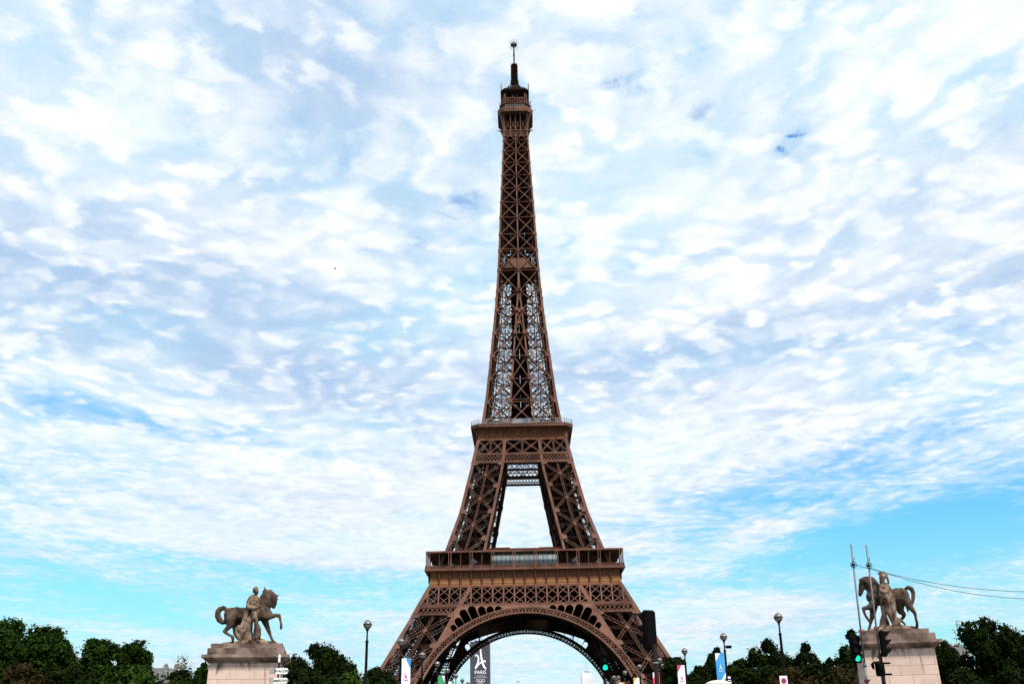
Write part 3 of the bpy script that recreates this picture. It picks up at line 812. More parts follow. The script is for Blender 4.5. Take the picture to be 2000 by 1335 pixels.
    for i in range(8):
        j = (i+1) % 8
        ro.poly([a[i], a[j], b[j], b[i]]); ro.poly([b[i], b[j], c[j], c[i]])
    ro.plate(c, (0, 0, .1))
    ro.box((0, -4.9, 289.6), 4.2, 3.2, 2.4)
    at(ro).build('roof', IRON_DARK, G)
    rr = random.Random(3)
    an = MB()
    for k in range(170):
        a = rr.uniform(0, 2*PI); r = rr.uniform(2.0, 6.9); h = rr.uniform(.8, 3.6) * (1.35 - r/8)
        x, y = r*math.cos(a), r*math.sin(a)
        an.beam((x, y, 290.3), (x, y, 290.3+h), rr.uniform(.1, .3))
        if k % 3 == 0: an.lathe([(.05, 0), (.55, .1), (.6, .25)], 8, (x, y, 290.6+h*.6))
        if k % 4 == 0: an.box((x, y, 290.6 + (6.9-r)*.25), .9, .9, 1.3)
    for x, y, h in ((-6.5, -5, 4.3), (6.7, -5, 3.9), (-6.3, 5, 3.0), (6.4, 5, 3.2)): an.beam((x, y, 290), (x, y, 290+h), .45)
    for i in range(4):
        pts = [rot4((0, -6.0 + 4.6*(1-math.cos(t*PI/2)), 290.3 + 4.6*math.sin(t*PI/2)), i) for t in np.linspace(0, 1, 7)]
        for dx in (-1.6, 1.6):
            for p, q in zip(pts, pts[1:]):
                o = rot4((dx, 0, 0), i); an.beam((p[0]+o[0], p[1]+o[1], p[2]), (q[0]+o[0], q[1]+o[1], q[2]), .3)
        for s in (-1, 1):
            an.beam(rot4((s*8.2, -4, 277.5), i), rot4((s*9.9, -5, 279), i), .07); an.beam(rot4((s*8.2, -4, 273.2), i), rot4((s*9.7, -5, 274.3), i), .07)
    at(an).build('antenna_cluster', mat('rusty_antenna_steel', (.045, .024, .018), .6, .2, .4, .8), G)
    M = empty('antenna_mast', (0, 0, 290)); M.parent = T
    def am(m): m.v = [(x, y, z-290) for x, y, z in m.v]; return m
    mm = MB()
    def lat(z0, z1, r0, r1, st_, w):
        n = max(1, int((z1-z0)/st_))
        for k in range(n):
            za, zb = z0+(z1-z0)*k/n, z0+(z1-z0)*(k+1)/n; ra, rb = r0+(r1-r0)*k/n, r0+(r1-r0)*(k+1)/n
            for i in range(4):
                mm.beam(rot4((ra, ra, za), i), rot4((rb, rb, zb), i), w); mm.beam(rot4((-rb, -rb, zb), i), rot4((rb, -rb, zb), i), w*.7)
                mm.beam(rot4((-ra, -ra, za), i), rot4((rb, -rb, zb), i), w*.6)
    lat(290.3, 296.0, 2.6, 1.9, 1.3, .3); lat(296, 300.3, 1.9, 1.4, 1.2, .28); lat(300.3, 308.9, 1.0, .95, 1.0, .26); lat(309, 320.8, .34, .3, .6, .14)
    mm.box((0, 0, 304.5), 1.5, 1.5, 8.4); mm.box((0, 0, 295.5), 2.2, 2.2, 9); mm.tube([(0, 0, 308), (0, 0, 321)], .12, 6)
    for z in (300.4, 308.9, 314.9): mm.box((0, 0, z), 2.3 if z < 310 else .9, 2.3 if z < 310 else .9, .2)
    mo = am(mm).build('mast_lattice', IRON_DARK, M)
    pn = MB()
    for z in np.arange(296, 309, 1.15):
        r = float(np.interp(z, [296, 300.5, 309], [2.1, 1.5, 1.45]))
        for i in range(8):
            a = i*PI/4
            pn.box((r*math.cos(a), r*math.sin(a), z), .42, .42, .85, rz=a)
            pn.beam((r*.5*math.cos(a), r*.5*math.sin(a), z), ((r+.55)*math.cos(a), (r+.55)*math.sin(a), z+.3), .1)
    am(pn).build('antenna_panel', IRON_DARK, M)
    rg = MB()
    for k in range(16):
        a, b = k*PI/8, (k+1)*PI/8
        for z in (320.7, 321.6): rg.beam((1.15*math.cos(a), 1.15*math.sin(a), z), (1.15*math.cos(b), 1.15*math.sin(b), z), .3, .5)
        if k % 2 == 0:
            for z0, z1 in ((321.6, 322.7), (320.6, 319.3)):
                rg.beam((1.1*math.cos(a), 1.1*math.sin(a), z0), (2.6*math.cos(a), 2.6*math.sin(a), z1), .1)
                rg.beam((1.9*math.cos(a)-.35*math.sin(a), 1.9*math.sin(a)+.35*math.cos(a), (z0+2*z1)/3), (1.9*math.cos(a)+.35*math.sin(a), 1.9*math.sin(a)-.35*math.cos(a), (z0+2*z1)/3), .1)
    rg.box((0, 0, 321.1), 1.2, 1.2, .3); rg.tube([(0, 0, 321), (0, 0, 323)], .09, 6)
    am(rg).build('antenna_ring', IRON_DARK, M)
    return T
build_tower()

# ------------------------------------------------------------------ ground, river, bridge
ASPH = mat('asphalt', (0.05, 0.05, 0.05), 0.9, 0, 0.25, 0.8, bump=0.2)
PAVE = mat('paving', (0.22, 0.20, 0.18), 0.85, 0, 0.2, 0.5)
PARK = mat('park_ground', (0.035, 0.05, 0.02), 0.95, 0, 0.4, 0.05, (0.16, 0.13, 0.09), 0.6)
WATER = mat('river_water', (0.02, 0.035, 0.03), 0.08, 0, 0.2, 0.1, bump=0.25, bscale=1.2)
QUAY = mat('quay_stone', (0.30, 0.27, 0.22), 0.85, 0, 0.25, 0.3, bump=0.3)
PAINT = mat('road_paint', (0.75, 0.75, 0.72), 0.7, 0, 0.1, 2.0)
def build_ground():
    g = MB(); g.plate([(-7000, -235, -1.0), (7000, -235, -1.0), (7000, 9000, -1.0), (-7000, 9000, -1.0)], (0, 0, 1.0))
    tag(g.build('ground', PARK), kind='structure')
    g = MB(); g.plate([(-7000, -3000, -1.0), (7000, -3000, -1.0), (7000, -336, -1.0), (-7000, -336, -1.0)], (0, 0, 1.0))
    tag(g.build('quay_pavement', PAVE), kind='structure')
    g = MB(); g.plate([(-7000, -336, -7.6), (7000, -336, -7.6), (7000, -235, -7.6), (-7000, -235, -7.6)], (0, 0, .4))
    tag(g.build('river', WATER), kind='structure')
    for y in (-336.4, -234.6):
        g = MB(); g.box((0, y, -4.2), 6000, .8, 7.6)
        o = tag(g.build('quay_wall', QUAY), kind='structure')
    g = MB()
    g.box((0, -410, .004), 400, 22, .008); g.box((2, -361, .006), 17, 76, .008)
    g.box((2, -285.5, .506), 17, 103, .012)
    tag(g.build('road', ASPH), kind='structure')
    g = MB()
    for k in range(18):
        g.box((2, -396+k*4.0, .014), .15, 2.0, .006)
    for k in range(16): g.box((-5.5+k*1.0, -372, .014), .5, 3.0, .006)
    tag(g.build('road_marking', PAINT), kind='structure')
    b = empty('stone_bridge', (2, -285.5, 0))
    tag(b, 'low stone bridge carrying the road over the river towards the tower', 'bridge')
    d = MB(); d.box((0, 0, 0.0), 33, 103, .99); d.build('deck', QUAY, b)
    for s in (-1, 1):
        q = MB(); q.box((s*16.2, 0, .95), .5, 103, .9); q.box((s*16.2, 0, 1.45), .7, 103, .14); q.build('parapet', QUAY, b)
        k = MB(); k.box((s*12.3, 0, .56), 7.2, 103, .13); k.build('sidewalk', PAVE, b)
    for y in (-34, -11, 11, 34):
        q = MB(); q.box((0, y, -4.2), 32, 3.6, 7.2); q.build('pier', QUAY, b)
    for y in (-45, -22.5, 0, 22.5, 45):
        q = MB()
        for i in range(12):
            a, c = PI*i/12, PI*(i+1)/12
            q.beam((-15.9, y-9.6*math.cos(a), -5.6+5.0*math.sin(a)), (-15.9, y-9.6*math.cos(c), -5.6+5.0*math.sin(c)), .7, .5, (1, 0, 0))
            q.beam((15.9, y-9.6*math.cos(a), -5.6+5.0*math.sin(a)), (15.9, y-9.6*math.cos(c), -5.6+5.0*math.sin(c)), .7, .5, (1, 0, 0))
        q.build('arch', QUAY, b)
build_ground()

# ------------------------------------------------------------------ trees
def leaf_mat(name, a, b):
    m = bpy.data.materials.new(name); m.use_nodes = True; nt = m.node_tree; X.nt = nt
    p = nt.nodes['Principled BSDF']; g = nt.nodes.new('ShaderNodeNewGeometry')
    tc = nt.nodes.new('ShaderNodeTexCoord')
    n = noise(X(tc.outputs['Object']), 0.35, 3)
    f = X(g.outputs['Random Per Island'])*0.55 + sstep(n, .35, .65)*0.45
    nt.links.new(cmix(f, a, b).s, p.inputs['Base Color'])
    p.inputs['Roughness'].default_value = .65; p.inputs['Specular IOR Level'].default_value = .02
    return m
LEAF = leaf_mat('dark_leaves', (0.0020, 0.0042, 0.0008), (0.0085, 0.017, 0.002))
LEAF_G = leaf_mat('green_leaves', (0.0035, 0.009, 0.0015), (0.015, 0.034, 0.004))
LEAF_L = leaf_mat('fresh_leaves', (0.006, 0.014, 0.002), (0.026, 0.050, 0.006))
LEAF_O = leaf_mat('browning_leaves', (0.004, 0.007, 0.002), (0.028, 0.018, 0.005))
LEAF_S = leaf_mat('silver_leaves', (0.06, 0.08, 0.05), (0.34, 0.38, 0.34))
BARK = mat('bark', (0.045, 0.034, 0.025), 0.9, 0, 0.3, 1.5, bump=.4)
def make_tree(name, loc, width, height, label, kind='a', seed=1, leaf=None):
    nr = np.random.default_rng(seed); rr = random.Random(seed)
    root = empty(name, loc); tag(root, label, 'tree', 'trees along the far bank')
    bush = kind == 'bush'
    ch = height*(.86 if bush else .74); cz = height - ch/2            # crown height and centre
    rw, rh = width/2, ch/2
    tm = MB()
    tr = .035*height*.6 + .12
    lean = rr.uniform(-.5, .5)
    tm.tube([(0, 0, -.3), (lean*.2, 0, height*.2), (lean*.5, .1, height*.42), (lean, .2, height*.7)], [tr*1.3, tr, tr*.75, tr*.25], 8)
    nl = {'a': 46, 'b': 26, 'bush': 30, 'silver': 20, 'loose': 34}[kind]
    per = {'a': 330, 'b': 290, 'bush': 260, 'silver': 170, 'loose': 240}[kind]
    spread = {'a': .30, 'b': .3, 'bush': .34, 'silver': .36, 'loose': .27}[kind]
    lobes = []
    for i in range(nl):
        t = rr.uniform(-.95, 1.0); a = rr.uniform(0, 2*PI); q = math.sqrt(max(0, 1-t*t))
        k = rr.uniform(.5, .86) if i > nl*.3 else rr.uniform(0, .45)
        w = 1.0 if t > -.2 else .92
        lobes.append((rw*q*k*math.cos(a)*w*1.05, rw*q*k*math.sin(a)*w, cz + rh*t*k*1.02, rr.uniform(.7, 1.25)*spread))
    lobes.append((0, 0, height - rh*spread*.8, spread*.8))
    for x, y, z, s in lobes[::3]:
        tm.tube([(lean*.5, .1, height*.40), (x*.5, y*.5, (z+height*.42)/2), (x, y, z)], [tr*.45, tr*.28, tr*.08], 5)
    tm.build('trunk', BARK, root)
    V = []; 
    for x, y, z, s in lobes:
        n = int(per*rr.uniform(.7, 1.3))
        d = nr.normal(size=(n, 3)); d /= np.linalg.norm(d, axis=1)[:, None]
        rad = nr.uniform(.2, 1.0, n)**.36
        rad *= 1 + .25*np.sin(d[:, 0]*5 + x) * np.cos(d[:, 2]*6 + y)
        R3 = np.array([rw*s*1.16, rw*s*1.16, rh*s*1.08])
        c = np.array([x, y, z]) + d*rad[:, None]*R3
        nn = d + nr.normal(size=(n, 3))*.55 + np.array([0, 0, .35]); nn /= np.linalg.norm(nn, axis=1)[:, None]
        u = np.cross(nn, nr.normal(size=(n, 3))); u /= np.linalg.norm(u, axis=1)[:, None]
        w = np.cross(nn, u)
        sz = (np.where(rad < .72, nr.uniform(.45, .8, n), nr.uniform(.14, .31, n)) * (1.0 if kind != 'silver' else .62))[:, None]
        el = nr.uniform(.55, 1.0, n)[:, None]
        V.append(np.stack([c - u*sz, c - w*sz*el, c + u*sz*1.1, c + w*sz*el], 1))
    V = np.concatenate(V).reshape(-1, 3); nq = len(V)//4
    keep = V.reshape(nq, 4, 3)[:, :, 2].max(1) < height + .35
    V = V.reshape(nq, 4, 3)[keep].reshape(-1, 3); nq = len(V)//4
    me = bpy.data.meshes.new('crown'); me.vertices.add(nq*4); me.vertices.foreach_set('co', V.ravel())
    me.loops.add(nq*4); me.loops.foreach_set('vertex_index', np.arange(nq*4))
    me.polygons.add(nq); me.polygons.foreach_set('loop_start', np.arange(nq)*4); me.polygons.foreach_set('loop_total', np.full(nq, 4))
    me.materials.append(leaf or (LEAF_S if kind == 'silver' else LEAF)); me.update(); me.validate()
    place('crown', me, root)
    return root
TREES = [
    (-110.3, -190.0, 14.2, 25.2, 'a', 'tallest dark plane tree at the left edge of the picture'),
    (-98.1, -196.0, 12.9, 22.7, 'a', 'broad dark tree second from the left edge, sloping down to the right'),
    (-96.8, -186.0, 6.4, 19.6, 'b', 'narrow dark tree between the two big left crowns and the grey mansard roof'),
    (-92.6, -180.0, 10.2, 21.3, 'a', 'round dark tree to the right of the grey mansard roof'),
    (-86.7, -176.0, 8.2, 21.2, 'a', 'round dark tree just left of the roof with chimney pots'),
    (-84.6, -150.0, 8.6, 20.2, 'silver', 'small pale silvery tree left of the left stone pedestal'),
    (-75.9, -160.0, 4.8, 17.6, 'a', 'small dark tree touching the left side of the left stone pedestal'),
    (-44.5, -186.0, 11.2, 19.2, 'a', 'big round dark tree between the left pedestal and the tall street lamp'),
    (-38.2, -190.0, 6.5, 16.4, 'a', 'lower dark tree behind the tall street lamp left of the tower'),
    (-29.4, -200.0, 6.8, 13.4, 'a', 'small dark green tree at the foot of the left tower leg'),
    (30.4, -190.0, 6.4, 14.6, 'a', 'low domed dark tree at the foot of the right tower leg'),
    (37.0, -180.0, 5.4, 13.4, 'a', 'low dark tree behind the white banner with red corners'),
    (42.8, -170.0, 6.9, 18.1, 'loose', 'loose dark tree behind the blue banner'),
    (48.6, -168.0, 6.1, 15.7, 'loose', 'small loose tree between the blue banner and the tall right lamp'),
    (53.9, -172.0, 9.1, 19.6, 'loose', 'tall ragged tree behind the tall lamp right of the tower'),
    (63.3, -168.0, 8.3, 19.0, 'loose', 'ragged tree with sky gaps between the tall right lamp and the green traffic light'),
    (70.7, -160.0, 5.2, 16.0, 'b', 'short tree left of the tree beside the right pedestal'),
    (70.2, -180.0, 7.4, 20.6, 'loose', 'upright dark tree directly left of the right stone pedestal'),
    (93.9, -170.0, 6.1, 18.6, 'a', 'low dark tree directly right of the right stone pedestal'),
    (95.1, -190.0, 13.0, 21.8, 'a', 'largest round dark tree right of the right stone pedestal'),
    (108.1, -180.0, 7.8, 19.1, 'a', 'dark tree at the right edge of the picture'),
    (-66.4, -230.0, 9.0, 12.4, 'bush', 'fresh green low tree in front of the round trees left of the left pedestal'),
    (-83.6, -232.0, 9.3, 13.1, 'bush', 'low green tree with browning leaves in the bottom left corner'),
    (-76.0, -228.0, 9.5, 12.9, 'bush', 'low green tree below the grey mansard roof'),
    (-60.2, -222.0, 10.9, 12.3, 'bush', 'low dark tree below the silvery tree'),
    (-34.6, -232.0, 7.5, 11.1, 'bush', 'low dark tree just right of the left pedestal signpost'),
    (-29.7, -225.0, 5.7, 11.2, 'bush', 'small bright green tree left of the tall street lamp'),
    (34.9, -232.0, 8.3, 10.5, 'bush', 'low dark tree right of the domed kiosk'),
    (43.8, -228.0, 9.3, 10.3, 'bush', 'low browning tree behind the no stopping sign'),
    (51.9, -228.0, 8.5, 10.6, 'bush', 'low browning tree left of the green traffic light'),
    (72.0, -230.0, 6.7, 9.7, 'bush', 'low tree at the right foot of the right stone pedestal'),
    (81.0, -226.0, 7.7, 10.0, 'bush', 'low green tree in the bottom right corner'),
    (-90.0, -205.0, 9.0, 14.5, 'bush', 'dark filling tree under the two big left crowns'),
    (-67.5, -190.0, 8.5, 12.6, 'bush', 'dark low tree behind the silvery tree and roof with chimney pots'),
    (58.5, -190.0, 10.0, 13.4, 'bush', 'dark low tree under the ragged trees right of the tall right lamp'),
    (47.0, -195.0, 10.0, 12.6, 'bush', 'dark low tree under the loose trees by the blue banner'),
    (101.0, -205.0, 9.0, 13.0, 'bush', 'dark low tree under the largest round tree on the right'),
]
for i, (x, y, w, h, k, lab) in enumerate(TREES):
    lf = LEAF_L if ('fresh' in lab or 'bright green' in lab) else LEAF_O if 'browning' in lab else LEAF_G if (x < -70 and k in 'ab') else None
    nm = {'a': 'plane_tree', 'b': 'plane_tree', 'loose': 'lime_tree', 'silver': 'silver_tree', 'bush': 'low_tree'}[k]
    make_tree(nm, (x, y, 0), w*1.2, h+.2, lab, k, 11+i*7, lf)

# ------------------------------------------------------------------ distant buildings
FACADE = mat('limestone_facade', (0.26, 0.22, 0.17), .85, 0, .15, .15)
SLATE = mat('zinc_roof', (0.07, 0.07, 0.08), .5, .1, .2, .3)
WIND = mat('dark_window', (0.03, 0.035, 0.045), .15, spec=.7)
BRICK = mat('chimney_brick', (0.17, 0.11, 0.085), .9, 0, .25, .8)
def house(loc, w, d, h, rz, label):
    H = empty('apartment_building', loc, rz); tag(H, label, 'building')
    b = MB(); b.box((0, 0, h/2), w, d, h); b.box((0, 0, h-.1), w+.7, d+.7, .5); b.box((0, 0, h-3.4), w+.5, d+.5, .3); b.build('wall', FACADE, H)
    r = MB(); r.box((0, 0, h+1.65), w, d, 3.0, .84); r.box((0, 0, h+3.3), w*.84, d*.84, .5, .7); ro = r.build('roof', SLATE, H)
    n = max(2, int(w/2.6))
    for fl in range(int(h/3.2)):
        for k in range(n):
            x = -w/2 + w*(k+.5)/n
            if fl >= int(h/3.2) - 2:
                q = MB(); q.box((x, -d/2-.02, 1.9+fl*3.2), 1.1, .16, 1.9); q.build('window', WIND, H)
    for k in range(n):
        x = -w/2 + w*(k+.5)/n
        q = MB(); q.box((x*.95, -d/2+.2, h+1.4), 1.25, 1.0, 1.9); q.build('dormer', FACADE, H)
        q = MB(); q.box((x*.95, -d/2-.33, h+1.4), .85, .1, 1.4); q.build('window', WIND, H)
    for x, s in ((-w*.40, 1), (w*.08, 1), (w*.40, 1)):
        q = MB(); q.box((x, d*.1, h+3.6), .7, d*.4, 1.4); c = q.build('chimney', BRICK, ro)
        for j in range(5):
            p = MB(); p.tube([(x, d*(-.05+.075*j), h+4.25), (x, d*(-.05+.075*j), h+4.9)], [.16, .12], 6); p.build("chimney_pot", BRICK, ro)
house((-103.5, -110, 0), 9.0, 10, 16.0, .15, 'limestone block with dormers and chimney pots between dark trees and silvery tree')
house((-135.5, -100, 0), 8.0, 10, 19.0, -.1, 'pale block with grey mansard roof between the left dark trees')
house((123.5, -100, 0), 8.0, 9, 18.3, .1, 'pale block peeping out between the right pedestal and the largest tree')
house((146.0, -100, 0), 8.0, 9, 20.6, .1, 'pale block at the right edge behind the trees')
def white_tower():
    H = empty('white_tower_block', (110.3, 1500, 0)); tag(H, 'white ribbed high rise far off under the right side of the arch', 'building')
    W = mat('white_concrete', (.62, .62, .66), .7, 0, .08, .05)
    b = MB(); b.box((-5.5, 0, 49), 10, 20, 98); b.box((4.5, 2, 48), 11.5, 22, 96); b.build('wall', W, H)
    r = MB()
    for k in range(6): r.box((-9.5+k*1.9, -10.3, 49), .8, .8, 98.5); r.box((.5+k*1.9, -9.3, 48), .8, .8, 96.5)
    r.build('rib', W, H)
    m = MB()
    for k, x in enumerate((-2.5, 0, 2.8)): m.box((x, 0, 99.5), 2.2, 3, 4.5-k)
    m.beam((-.5, 0, 98), (-.5, 0, 117), .45); m.build('rooftop_plant', GREYM, H)
white_tower()
# the dark skyscraper with its emblem
def stroke(m, pts, ws, y, t):
    for (a, b, w0, w1) in zip(pts, pts[1:], ws, ws[1:]):
        m.beam((a[0], y, a[1]), (b[0], y, b[1]), w0, t, (0, -1, 0), w2=w1, cap=True)
    for p, w in zip(pts, ws):
        k = len(m.v); n = 8
        m.plate([(p[0]+w*.5*math.cos(2*PI*i/n), y-t*.45, p[1]+w*.5*math.sin(2*PI*i/n)) for i in range(n)], (0, t*.9, 0))
def emblem(m, cx, cz, s, y, t):
    f = lambda pts: [(cx+(a-540)*s, cz-(b-630)*s) for a, b in pts]
    stroke(m, f([(400, 565), (430, 540), (462, 560), (488, 620), (485, 700), (462, 780), (430, 850), (408, 895)]), [x*s for x in (36, 42, 42, 44, 48, 52, 56, 56)], y, t)
    stroke(m, f([(542, 345), (552, 480), (566, 600), (590, 720), (620, 810), (655, 875), (690, 918)]), [x*s for x in (40, 48, 54, 60, 58, 56, 44)], y+t*.03, t)
    stroke(m, f([(432, 868), (480, 805), (530, 765), (590, 742), (640, 712), (668, 712), (684, 740)]), [x*s for x in (46, 44, 44, 46, 48, 46, 30)], y+t*.06, t)
def skyscraper():
    H = empty('office_skyscraper', (-118.6, 2200, 0)); tag(H, 'dark striped skyscraper with a white emblem and PARIS lettering under the arch', 'building')
    NAVY = mat('dark_glazing', (.016, .019, .052), .35, 0, .3, .02); BRZ = mat('bronze_mullion', (.085, .075, .080), .5, .2, .2, .05)
    WH = mat('white_lettering', (.62, .62, .70), .7, 0, .05, .05)
    b = MB(); b.box((0, 16, 107), 50.5, 32, 213); b.build('wall', NAVY, H)
    f = MB()
    for k in range(20):
        x = -24.6 + 49.2*k/19; f.box((x, -.3, 106), 1.15, .9, 211)
    f.build('mullion', BRZ, H)
    c = MB(); c.box((0, 16, 213.3), 51.2, 33, 1.2); c.box((3, 14, 215.5), 34, 20, 4); c.box((16, 10, 216.5), 8, 6, 5); c.build('roof', NAVY, H)
    e = MB(); emblem(e, .8, 173.6, .0885, -1.2, .5)
    e.build('emblem', WH, H)
    y0 = -1.2
    for txt, s, z, sp in (('PARIS', 12.2, 139.2, .98), ('VILLE CANDIDATE', 2.6, 131.0, 1.0), ('JEUX OLYMPIQUES DE 2024', 2.7, 127.3, 1.0)):
        t = text_mesh(txt, s, .2, WH, 'lettering', sp, .06 if s > 5 else .02); place('lettering', t, H, (.8, y0, z), (PI/2, 0, 0))
    for i, (dx, dz) in enumerate(((-7.6, 0), (0, 0), (7.6, 0), (-3.8, -4.2), (3.8, -4.2))):
        r = MB()
        for j in range(24):
            a, b_ = 2*PI*j/24, 2*PI*(j+1)/24
            r.beam((dx+3.2*math.cos(a)+1, y0-.02*i, dz+3.2*math.sin(a)+120), (dx+3.2*math.cos(b_)+1, y0-.02*i, dz+3.2*math.sin(b_)+120), .85, .4, (0, -1, 0))
        r.build('ring', WH, H)
skyscraper()

# ------------------------------------------------------------------ pedestals and statues
def ashlar(name, base, mort, stain):
    m = bpy.data.materials.new(name); m.use_nodes = True; nt = m.node_tree; X.nt = nt
    p = nt.nodes['Principled BSDF']; tc = nt.nodes.new('ShaderNodeTexCoord'); o = X(tc.outputs['Object'])
    x, y, z = xyz(o)
    br = nt.nodes.new('ShaderNodeTexBrick'); nt.links.new(vec(x + y*.97 + 10.3, z + 10.06, 0.0).s, br.inputs['Vector'])
    br.inputs['Scale'].default_value = 1.0; br.inputs['Brick Width'].default_value = 1.28; br.inputs['Row Height'].default_value = .5
    br.inputs['Mortar Size'].default_value = .012; br.inputs['Mortar Smooth'].default_value = .2; br.inputs['Bias'].default_value = 0
    br.inputs['Color1'].default_value = (*[c*.93 for c in base], 1); br.inputs['Color2'].default_value = (*[min(1, c*1.07) for c in base], 1)
    br.inputs['Mortar'].default_value = (*mort, 1)
    c = X(br.outputs['Color'])
    c = cmix(sstep(noise(o, 1.4, 6, .65), .42, .72)*.45, c, tuple(q*.72 for q in base))
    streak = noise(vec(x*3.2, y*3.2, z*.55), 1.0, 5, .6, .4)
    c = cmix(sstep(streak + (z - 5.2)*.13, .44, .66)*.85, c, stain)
    c = cmix(sstep(noise(vec(x*.9, y*.9, z*1.6 + 3.0), 1.3, 5, .7, .8), .55, .78)*.45, c, tuple(q*.5 for q in base))
    nt.links.new(c.s, p.inputs['Base Color']); p.inputs['Roughness'].default_value = .85; p.inputs['Specular IOR Level'].default_value = .2
    b = nt.nodes.new('ShaderNodeBump'); b.inputs['Strength'].default_value = .35; b.inputs['Distance'].default_value = .02
    nt.links.new((noise(o, 14, 5, .6)*.5 - X(br.outputs['Fac'])).s, b.inputs['Height']); nt.links.new(b.outputs[0], p.inputs['Normal'])
    return m
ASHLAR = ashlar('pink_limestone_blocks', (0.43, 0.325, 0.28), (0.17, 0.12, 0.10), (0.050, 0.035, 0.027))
STAT = mat('weathered_statue_stone', (0.074, 0.052, 0.039), .85, 0, .38, 3.0, (0.016, 0.011, 0.008), .55, bump=.5, bscale=9, spec=.05)
STAT_L = mat('pale_statue_stone', (0.165, 0.120, 0.090), .85, 0, .34, 3.5, (0.030, 0.017, 0.010), .52, bump=.5, bscale=10, spec=.05)
CAPST = mat('stained_capstone', (0.17, 0.125, 0.105), .85, 0, .25, 1.3, (0.050, 0.032, 0.025), .50, bump=.3, spec=.08)
def pedestal(loc, rz, label):
    P = empty('stone_pedestal', loc, rz); tag(P, label, 'pedestal', 'statue pedestals at the bridge ends')
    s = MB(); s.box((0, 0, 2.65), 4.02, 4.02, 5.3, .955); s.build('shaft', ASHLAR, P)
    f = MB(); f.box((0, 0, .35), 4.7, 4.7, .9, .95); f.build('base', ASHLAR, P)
    c = MB(); c.box((0, 0, 5.36), 4.0, 4.0, .14); c.box((0, 0, 5.49), 4.3, 4.3, .14, 1.05); c.box((0, 0, 5.64), 4.66, 4.66, .16); c.build('cornice', CAPST, P)
    b = MB(); b.box((0, 0, 5.89), 4.12, 4.12, .36); b.build('block', CAPST, P)
    return P
def sculpt(name, chains, mt, parent, k, org, vox=.034, smooth=3, sy=None):
    """chains of (px, py, radius[, depth]) in drawing units -> one smooth remeshed body"""
    bm = bmesh.new()
    for chn in chains:
        pts = [((a[0]-org[0])*k, (a[3] if len(a) > 3 else 0.0), (org[1]-a[1])*k, a[2]*k) for a in chn]
        for p, q in zip(pts, pts[1:] + [pts[-1]]):
            L = math.dist(p[:3], q[:3]); n = max(1, int(L/(max(.02, min(p[3], q[3])*.5))))
            for i in range(n):
                t = i/n; c = [p[j]+(q[j]-p[j])*t for j in range(4)]
                bmesh.ops.create_icosphere(bm, subdivisions=2, radius=max(c[3], .02), matrix=Matrix.Translation(c[:3]) @ Matrix.Diagonal((1, sy or 1, 1, 1)))
    me = bpy.data.meshes.new(name); bm.to_mesh(me); bm.free()
    o = bpy.data.objects.new(name, me); col.objects.link(o)
    r = o.modifiers.new('r', 'REMESH'); r.mode = 'VOXEL'; r.voxel_size = vox; r.use_smooth_shade = True
    s = o.modifiers.new('s', 'SMOOTH'); s.iterations = smooth; s.factor = .5
    bpy.context.view_layer.update()
    m2 = evald(o, name, mt)
    bpy.data.meshes.remove(me)
    return place(name, m2, parent)
